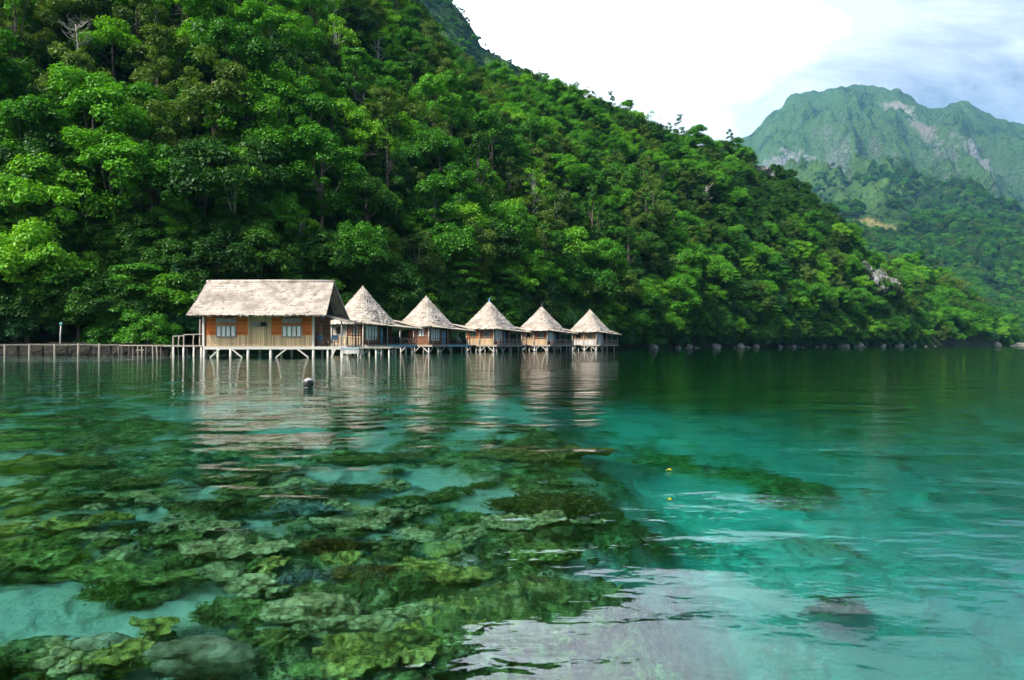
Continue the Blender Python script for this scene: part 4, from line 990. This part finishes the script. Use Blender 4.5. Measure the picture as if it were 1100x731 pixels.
# ------------------------------------------------------------------ dead and pale trees that stand out
def bare_tree(px, py, Y, h, spread, label, seed, n=9, leafy=None, mt='palebark'):
    g_ = random.Random(seed); p = at(px, py, Y); r_ = thing('bare_tree', label, 'tree', p)
    mb = MB(); top = Vector((g_.uniform(-.1, .1)*h, 0, h)); mb.tube([(0,0,-1.5), top*.5+Vector((.02*h,0,0)), top], [h*.022, h*.016, h*.006], 7); mb.build('trunk', M[mt], r_, True)
    for k in range(n):
        u = g_.uniform(.35, .95); a = g_.uniform(0, 2*PI); q = top*u; e = q+Vector((math.cos(a)*spread, math.sin(a)*spread, spread*g_.uniform(.3, 1.0)))*g_.uniform(.6, 1)
        mb = MB(); mid = q.lerp(e, .5)+Vector((0,0,-.1*spread)); mb.tube([q, mid, e], [h*.010, h*.007, h*.003], 5)
        for _ in range(5):
            s_ = mid.lerp(e, g_.uniform(.1, 1)); mb.tube([s_, s_+Vector((g_.uniform(-1,1), g_.uniform(-1,1), g_.uniform(-.1,1)))*spread*.38], [h*.0045, h*.002], 4)
        mb.build('branch', M[mt], r_)
    return r_
def ground_at(px, py):
    """Where the sight line through a photo point meets the hill."""
    for k in range(300):
        Y = 68+k*1.2; p = at(px, py, Y)
        s = 0
        for i, (a, b) in enumerate(zip(COLS, COLS[1:])):
            if a[0] <= px <= b[0]: s = i+(px-a[0])/(b[0]-a[0])
        ys, yr = interp(s, 1), interp(s, 2); tt = (Y-ys)/(yr-ys)
        if 0 < tt <= 1.0 and hill_pt(s, tt).z > p.z: return Y
    return 300
Yb = ground_at(85, 88); bare_tree(85, 78, Yb-5, 7, 3.0, 'silvery leafless tree high on the slope near the photo corner', 1, 16)
Yb = ground_at(165, 52); bare_tree(164, 50, Yb-4, 13, 1.6, 'tall straight pale trunk rising above the jungle at the top edge', 2, 5)
Yb = ground_at(541, 176); bare_tree(541, 172, Yb-5, 9, 3.0, 'pale forked bare tree halfway up the slope over the middle hut', 3, 8)
Yb = ground_at(712, 206); bare_tree(712, 204, Yb-6, 10, 3.0, 'pale dry tree with upright branches on the slope past the huts', 4, 9)
Yb = ground_at(527, 272); bare_tree(526, 276, Yb-4, 11, 1.5, 'thin straight pale trunk low on the slope above the middle hut', 5, 6)
Yb = ground_at(758, 228); bare_tree(757, 226, Yb-6, 9, 2.6, 'grey twiggy dead tree on the slope towards the headland', 6, 12)
# ------------------------------------------------------------------ feathery palm on the slope
def palm(px, py, Y, label, seed, n=16, L_=5.2, h=3.0):
    g_ = random.Random(seed); r_ = thing('palm_tree', label, 'palm', at(px, py, Y))
    part('trunk', M['bark'], r_, lambda mb: mb.tube([(0,0,-2), (.1,0,h*.5), (.2,0,h)], [.22,.18,.16], 8), True)
    for k in range(n):
        mb = MB(); a = 2*PI*k/n+g_.uniform(-.2, .2); up = g_.uniform(.35, 1.25); d = Vector((math.cos(a), math.sin(a), 0)); sd = Vector((-d.y, d.x, 0)); prev = None
        for j in range(15):
            u = j/14; q = Vector((.2, 0, h))+d*L_*u*(1-.2*up)+Vector((0, 0, L_*(up*u*.8-.75*u*u)))
            if prev is not None:
                mb.beam(prev, q, .05, .05); ll = L_*.24*math.sin(PI*min(1, .12+u*.92))
                for s_ in (-1, 1):
                    e = q+sd*s_*ll+d*ll*.45+Vector((0,0,-ll*.45)); wv = d*.13
                    mb.add([q-wv, q+wv, e], [(0,1,2)])
            prev = q
        mb.build('frond', LEAF['cool'], r_)
    return r_
for (px, py, sd, lb_) in ((648, 205, 1, 'feathery palm with long pale fronds on the slope over the fourth hut'), (22, 78, 2, 'feathery palm near the top corner of the slope beyond the jetty'), (330, 100, 3, 'feathery palm high on the slope over the long house')):
    palm(px, py, ground_at(px, py+6)-5, lb_, sd)
# ------------------------------------------------------------------ buoy and floating leaves
p = at_water(331.5, 418)
m, t, o = mat('black_plastic'); n1 = noise(t, coords(t), 9, 4)
sz = nd(t, 'ShaderNodeSeparateXYZ'); t.links.new(coords(t), sz.inputs[0])
pbsdf(t, o, mixc(t, ramp(t, math_(t, 'ADD', sz.outputs['Z'], math_(t, 'MULTIPLY', n1, .06)), [(.24, (0,0,0)), (.262, (1,1,1))]), mixc(t, n1, (.008,.009,.011), (.03,.032,.036)), (.42,.42,.40)), .28, None, .5); M['buoy'] = m  # pale cap by height: the highlight on the ball is put into its colour
by = thing('buoy', 'dark round mooring buoy with a highlight coloured on top floating before the long house', 'buoy', p)
def ball(mb, r, zc, n=24, k=16, fl=1.0):
    for j in range(k+1):
        th_ = PI*j/k
        for i in range(n): mb.v.append((r*math.sin(th_)*math.cos(2*PI*i/n), r*math.sin(th_)*math.sin(2*PI*i/n), zc+fl*r*math.cos(th_)))
    for j in range(k):
        for i in range(n): mb.f.append((j*n+i, (j+1)*n+i, (j+1)*n+(i+1) % n, j*n+(i+1) % n))
part('float', M['buoy'], by, lambda mb: ball(mb, .135, .135), True)
part('collar', M['buoy'], by, lambda mb: mb.tube([(0,0,-.04), (0,0,.02), (0,0,.05)], [.11,.125,.115], 20), True)
part('mooring_rope', M['dark'], by, lambda mb: mb.tube([(0,0,-.03), (.1,.05,-1.0), (.15,.1,-2.2)], [.012,.012,.012], 6))
m, t, o = mat('yellow_leaf'); pbsdf(t, o, (.62,.50,.03), .5); M['yleaf'] = m
for (px, py, r, lb_) in ((718.5, 506.5, .022, 'larger yellow leaf floating on the open water'), (719, 538.5, .013, 'smaller yellow leaf floating nearer the bright reflection')):
    q = at_water(px, py); mb = MB(); n = 12
    rim = [(r*1.2*math.cos(2*PI*i/n)*(1 if math.cos(2*PI*i/n) < .9 else 1.35), r*.8*math.sin(2*PI*i/n), .012+.008*math.sin(4*PI*i/n)) for i in range(n)]
    mb.add([(0,0,.010)]+rim+[(0,0,.006)]+[(a, b, c-.004) for a, b, c in rim], [(0, 1+i, 1+(i+1) % n) for i in range(n)]+[(n+1, n+2+(i+1) % n, n+2+i) for i in range(n)]+[(1+i, n+2+i, n+2+(i+1) % n, 1+(i+1) % n) for i in range(n)])
    o_ = mb.build('floating_leaf', M['yleaf'], None, True, (q.x, q.y, .004)); tag(o_, lb_, 'leaf', 'floating leaves'); o_.rotation_euler.z = r*20
# ------------------------------------------------------------------ corals
def coralmat(name, a, b, c, sc=14, bd=.02):
    m, t, o = mat(name); gp = nd(t, 'ShaderNodeNewGeometry').outputs['Position']; n1 = noise(t, gp, sc, 5, .7); n2 = noise(t, gp, sc*.22, 3)
    col = ramp(t, n1, [(.30, a), (.52, b), (.70, c)]); col = mixc(t, ramp(t, n2, [(.45, (0,0,0)), (.7, (.6,.6,.6))]), col, a)
    vo = nd(t, 'ShaderNodeTexVoronoi', i_Scale=sc*1.6); t.links.new(gp, vo.inputs['Vector'])
    col = mixc(t, ramp(t, vo.outputs['Distance'], [(.40, (0,0,0)), (.70, (.55,.55,.55))]), col, (.03,.04,.015))
    pbsdf(t, o, col, .9, bump(t, math_(t, 'SUBTRACT', n1, vo.outputs['Distance']), bd*1.6), .1); return m
CM = {'cream': coralmat('cream_coral', (.34,.28,.10), (.76,.66,.32), (.93,.86,.52)), 'olive': coralmat('olive_coral', (.05,.055,.015), (.24,.24,.06), (.52,.50,.17)),
      'brown': coralmat('brown_coral', (.09,.04,.010), (.34,.16,.035), (.56,.32,.09)), 'grey': coralmat('grey_coral', (.14,.15,.15), (.42,.44,.43), (.72,.74,.72)),
      'yellow': coralmat('yellow_coral', (.24,.19,.03), (.62,.54,.12), (.85,.80,.32)), 'green': coralmat('green_coral', (.06,.10,.02), (.28,.38,.09), (.58,.68,.24)),
      'tan': coralmat('tan_boulder_coral', (.12,.10,.06), (.38,.34,.23), (.66,.60,.44), 7), 'slate': coralmat('slate_coral', (.08,.11,.11), (.20,.27,.27), (.36,.44,.41))}
def plate_coral(seed, r, asp=.7):
    """Flaring table coral: wavy lobed disc on a short stalk, rough on top."""
    mb = MB(); n, k = 64, 14; g_ = random.Random(seed); ph = [g_.uniform(0, 6) for _ in range(4)]
    def R(a): return r*(1+.16*math.sin(2*a+ph[0])+.12*math.sin(3*a+ph[1])+.09*math.sin(5*a+ph[2])+.06*math.sin(9*a+ph[3]))
    top = []; bot = []
    for j in range(k+1):
        u = j/k
        for i in range(n):
            a = 2*PI*i/n; q = R(a)*u; x, y = q*math.cos(a), q*math.sin(a)*asp
            z = r*(.10*u*u+.30*fbm(x/r*1.8+seed, y/r*1.8, 1, 3)+.20*abs(fbm(x/r*4+seed, y/r*4, 5, 4)))
            if j == k: z -= r*.03
            top.append((x, y, z)); bot.append((x*.96, y*.96, z-r*(.10+.38*(1-u)**2)))
    mb.add(top, [(j*n+i, j*n+(i+1) % n, (j+1)*n+(i+1) % n, (j+1)*n+i) for j in range(k) for i in range(n)])
    mb.add(bot, [(j*n+i, (j+1)*n+i, (j+1)*n+(i+1) % n, j*n+(i+1) % n) for j in range(k) for i in range(n)])
    o_ = k*n; o2 = (k+1)*n+k*n
    mb.f += [(o_+i, o2+i, o2+(i+1) % n, o_+(i+1) % n) for i in range(n)]
    mb.tube([(0,0,-r*.3), (0,0,-r*1.1)], [r*.34, r*.5], 12); return mb
def lumpy_coral(seed, r, lobes=9, flat=.6):
    """Boulder or lobed coral: one solid of swollen lobes (metaball-like union on a sphere grid)."""
    mb = MB(); g_ = random.Random(seed); cs = []
    for _ in range(lobes):
        a = g_.uniform(0, 2*PI); e = math.asin(g_.uniform(0, 1)); cs.append((Vector((math.cos(a)*math.cos(e), math.sin(a)*math.cos(e), math.sin(e))), g_.uniform(.55, 1.0)))
    n, k = 64, 30
    for j in range(k+1):
        th_ = PI*.72*j/k
        for i in range(n):
            a = 2*PI*i/n; d = Vector((math.sin(th_)*math.cos(a), math.sin(th_)*math.sin(a), math.cos(th_)))
            q = .60
            for c, s_ in cs: q = max(q, .60+.42*s_*max(0, 1-((1-d.dot(c))/(.16+.12*s_)))**.5)
            q *= 1+.07*fbm(d.x*5+seed, d.y*5, d.z*5, 4)
            mb.v.append((d.x*q*r, d.y*q*r*.85, d.z*q*r*flat))
    mb.f += [(j*n+i, (j+1)*n+i, (j+1)*n+(i+1) % n, j*n+(i+1) % n) for j in range(k) for i in range(n)]
    return mb
def bushy_coral(seed, r, sticks=260, thick=.035, flat=.6):
    mb = MB(); g_ = random.Random(seed)
    for _ in range(sticks):
        a = g_.uniform(0, 2*PI); e = math.asin(g_.uniform(.02, 1)); d = Vector((math.cos(a)*math.cos(e), math.sin(a)*math.cos(e)*.8, math.sin(e)*flat+.05))
        b = Vector((d.x*.35, d.y*.35, 0))*r*g_.uniform(.5, 1.6); t_ = d*r*g_.uniform(.75, 1.08); mid = b.lerp(t_, .55)+Vector((g_.uniform(-1,1), g_.uniform(-1,1), .8))*r*.06
        mb.tube([b, mid, t_], [r*thick*1.2, r*thick, r*thick*.45], 5)
        for _k in range(2):
            s_ = mid.lerp(t_, g_.uniform(0, .7)); mb.tube([s_, s_+(d+Vector((g_.uniform(-1,1), g_.uniform(-1,1), g_.uniform(0,1))))*r*.13], [r*thick*.8, r*thick*.35], 4)
    return mb
def knob_coral(seed, r, n=60):
    mb = MB(); g_ = random.Random(seed)
    for _ in range(n):
        a = g_.uniform(0, 2*PI); e = math.asin(g_.uniform(0, 1)); p_ = Vector((math.cos(a)*math.cos(e), math.sin(a)*math.cos(e)*.85, math.sin(e)*.55))*r*g_.uniform(.7, 1)
        s_ = r*g_.uniform(.10, .2); mb.tube([p_*.3, p_*.8, p_, p_+p_.normalized()*s_*.8, p_+p_.normalized()*s_*1.1], [s_*.7, s_*.8, s_, s_*.8, s_*.2], 8)
    return mb
# photo x, y, width px, type, colour, label
CORALS = [
 (255,548,76,'bushy','olive','fine bushy olive coral at the far side of the reef'),(222,571,56,'plate','cream','pale cream plate coral before the bushy olive one'),(322,551,66,'plate','slate','smooth slate grey plate coral'),
 (120,556,40,'knob','yellow','small yellow knobbly coral on the far reef'),(112,580,48,'plate','cream','small cream plate left of the pale sprawling one'),(178,585,70,'plate','green','wide pale green plate coral over a dark hollow'),
 (250,597,96,'plate','cream','sprawling whitish plate coral, the palest on the reef'),(350,592,66,'bushy','brown','rusty brown bushy coral, the farther of two'),(396,623,84,'bushy','brown','wide brown bushy coral in the middle of the reef'),
 (331,627,60,'bushy','grey','silver grey spiky coral beside the brown one'),(468,623,96,'plate','yellow','golden folded plate coral right of the brown one'),(338,662,110,'lumpy','cream','big cream lobed coral in the middle of the reef'),
 (402,672,56,'lumpy','cream','knuckled cream coral right of the big lobed one'),(452,660,42,'knob','cream','small cream knobbly coral below the golden plate'),(512,650,60,'plate','olive','olive plate coral close to the white reflection'),
 (133,624,120,'plate','green','long mossy green plate over a black shadow'),(216,712,112,'lumpy','tan','large tan boulder coral at the bottom edge'),(108,700,84,'lumpy','tan','brownish ridge coral left of the tan boulder'),
 (156,714,64,'bushy','green','tufted green coral between the two tan boulders'),(366,724,36,'lumpy','yellow','round yellow coral head at the bottom edge'),(336,720,44,'lumpy','green','round green coral head beside the yellow one'),
 (424,588,50,'knob','olive','dark knobbly coral right of the rusty one'),(478,592,54,'plate','yellow','small yellow plate on the far right of the reef'),(366,530,84,'bushy','olive','finely branched olive coral on the reef edge'),
 (382,566,66,'plate','cream','creamy plate behind the rusty bushy coral'),(400,548,40,'lumpy','cream','small rounded cream coral at the reef edge'),(588,548,120,'bushy','olive','broad olive thicket of coral on the separate outer patch'),
 (560,565,80,'plate','cream','pale green plate on the front of the outer patch'),(612,562,60,'plate','cream','creamy plate at the tip of the outer patch'),(585,598,80,'lumpy','green','mossy green coral mound before the outer patch'),
 (562,640,56,'plate','yellow','yellow plate under the edge of the white reflection'),(576,492,130,'plate','olive','large olive coral patch alone farther out'),(898,648,62,'bushy','olive','dark brown coral under the bright sky reflection'),
 (30,590,60,'knob','green','mottled green coral at the photo edge'),(45,605,70,'plate','green','ragged green plate near the photo edge'),(230,518,70,'plate','olive','olive plate on the far reef flat'),
 (140,520,80,'plate','olive','broad dull plate on the far reef flat'),(90,540,60,'bushy','olive','dark bushy coral on the far reef flat'),(300,690,50,'knob','olive','small dark knobbly coral below the big cream one'),
 (430,700,84,'lumpy','olive','dark lobed coral at the bottom by the reflection'),(480,690,60,'plate','green','dim green plate in shade near the reflection'),(70,565,54,'plate','yellow','dull yellow plate on the far left reef'),
 (205,545,50,'knob','olive','knobbly coral left of the bushy olive one'),(290,610,44,'knob','green','little green knobs behind the silver coral'),(505,560,60,'bushy','green','green tufted coral between reef and outer patch'),
 (448,608,44,'knob','yellow','yellow knobs behind the golden plate'),(360,640,50,'lumpy','olive','small olive lump between brown and cream corals'),(270,660,60,'plate','green','dim green plate left of the big cream coral'),
 (400,495,90,'plate','olive','low olive plate in the farther shallows'),(60,500,110,'plate','olive','wide olive plate in the left shallows'),(290,505,60,'lumpy','olive','low dark mound behind the reef')]
for i, (px, py, wpx, ty, cm_, lb_) in enumerate(CORALS):
    dd_ = near_d(px, py)-.22; p = at_bed(px, py, dd_); s_ = at_water(px, py)
    dist = math.hypot(s_.x, s_.y)/math.cos(math.atan2(CAMZ, math.hypot(s_.x, s_.y)))+dd_/math.cos(math.radians(45))
    r = wpx/F*dist*.5*math.cos(math.atan2(p.x, p.y))*1.05
    if ty == 'plate': mb = plate_coral(i+1, r, .72+.25*((i*7) % 5)/5); p.z += r*.22
    elif ty == 'lumpy': mb = lumpy_coral(i+1, r, 8+i % 7, .62)
    elif ty == 'bushy': mb = bushy_coral(i+1, r, 300 if wpx < 100 else 520, .030 if cm_ != 'olive' else .022)
    else: mb = knob_coral(i+1, r, 70)
    p.z += r*.05 - (.16 if px > 800 else 0)
    nm = {'plate': 'plate_coral', 'lumpy': 'boulder_coral', 'bushy': 'branching_coral', 'knob': 'knobbly_coral'}[ty]
    o_ = mb.build(nm, CM[cm_], None, True, p); o_.scale = (1.0, .68, 1.15 if ty != 'plate' else 1.3); tag(o_, lb_, 'coral', 'corals on the reef')
def rubble_mat():
    m, t, o = mat('rubble'); gi = nd(t, 'ShaderNodeNewGeometry'); n1 = noise(t, coords(t), 22, 5, .7)
    c1 = ramp(t, gi.outputs['Random Per Island'], [(0, (.10,.11,.03)), (.25, (.30,.34,.09)), (.45, (.52,.50,.22)), (.62, (.18,.26,.07)), (.75, (.66,.62,.40)), (.86, (.30,.16,.05)), (1, (.80,.78,.60))])
    c2 = mixc(t, ramp(t, n1, [(.40, (1,1,1)), (.60, (0,0,0))]), c1, (.03,.04,.015)); pbsdf(t, o, c2, .9, bump(t, n1, .03), .1); return m
# the many small heads between them that nothing tells apart
gs_ = random.Random(31); n_fill = 0
FILL = [('lumpy','cream','small pale lobed coral, one of many filling the reef shelf'),('bushy','green','small green tufted coral, one of many filling the reef shelf'),('plate','yellow','small yellowish plate coral, one of many filling the reef shelf'),
        ('knob','cream','small pale knobbly coral, one of many filling the reef shelf'),('lumpy','olive','small dull boulder coral, one of many filling the reef shelf'),('bushy','olive','small bushy coral, one of many filling the reef shelf')]
FM = {}
spots_ = []
for _ in range(4000):
    if n_fill >= 80: break
    px = gs_.uniform(-10, 560); py = 505+225*gs_.random()**1.1
    if px > 620-(py-520)*.75 and py > 560: continue
    dd_ = near_d(px, py); p = at_bed(px, py, dd_-.1)
    if sandmask(p.x, p.y) > .6: continue
    if any(abs(px-c[0]) < c[2]*.42 and abs(py-c[1]) < c[2]*.17 for c in CORALS) or any((p-q).length < .17*(1+.06*p.y) for q in spots_): continue
    spots_.append(p); k = gs_.randrange(len(FILL)); ty, cm_, lb_ = FILL[k]; r = gs_.uniform(.09, .20)*(1+.05*p.y)
    if k not in FM:
        mb = {'plate': lambda: plate_coral(300+k, 1.0, .8), 'knob': lambda: knob_coral(300+k, 1.0, 50), 'lumpy': lambda: lumpy_coral(300+k, 1.0, 9, .65), 'bushy': lambda: bushy_coral(300+k, 1.0, 220, .032)}[ty]()
        o_ = mb.build({'plate': 'plate_coral', 'lumpy': 'boulder_coral', 'bushy': 'branching_coral', 'knob': 'knobbly_coral'}[ty], CM[cm_], None, True); FM[k] = o_
    else: o_ = FM[k].copy(); C.objects.link(o_)
    o_.location = (p.x, p.y, p.z+gs_.uniform(.02, .16)+(.10 if ty == 'plate' else 0)); o_.rotation_euler = (gs_.uniform(-.2, .2), gs_.uniform(-.2, .2), gs_.uniform(0, 6.28)); o_.scale = (r, r*.8, r)
    tag(o_, lb_, 'coral', 'small corals filling the reef shelf, '+ty+' '+cm_); n_fill += 1
# loose rubble and small growth between them: nobody could count it
mb = MB(); gq = random.Random(77)
for _ in range(1900):
    y = 2.6+10*gq.random()**1.6; x = gq.uniform(-.85, .12)*y+gq.uniform(-.6, .6)
    if sandmask(x, y) > .55: continue
    r = (.018+.10*gq.random()**2.2)*(1+.05*y); z = -depth0(x, y)+.10+gq.uniform(0, .12)
    n, k = 7, 4; o_ = len(mb.v)
    for j in range(k+1):
        for i in range(n):
            th_ = PI*j/k; q = r*gq.uniform(.75, 1.25); mb.v.append((x+q*math.sin(th_)*math.cos(2*PI*i/n), y+q*math.sin(th_)*math.sin(2*PI*i/n), z+q*.7*math.cos(th_)))
    mb.f += [(o_+j*n+i, o_+(j+1)*n+i, o_+(j+1)*n+(i+1) % n, o_+j*n+(i+1) % n) for j in range(k) for i in range(n)]
o_ = mb.build('coral_rubble', rubble_mat(), None, True); struct(o_, 'stuff'); o_['label'] = 'coral rubble and small growth on the reef flat'
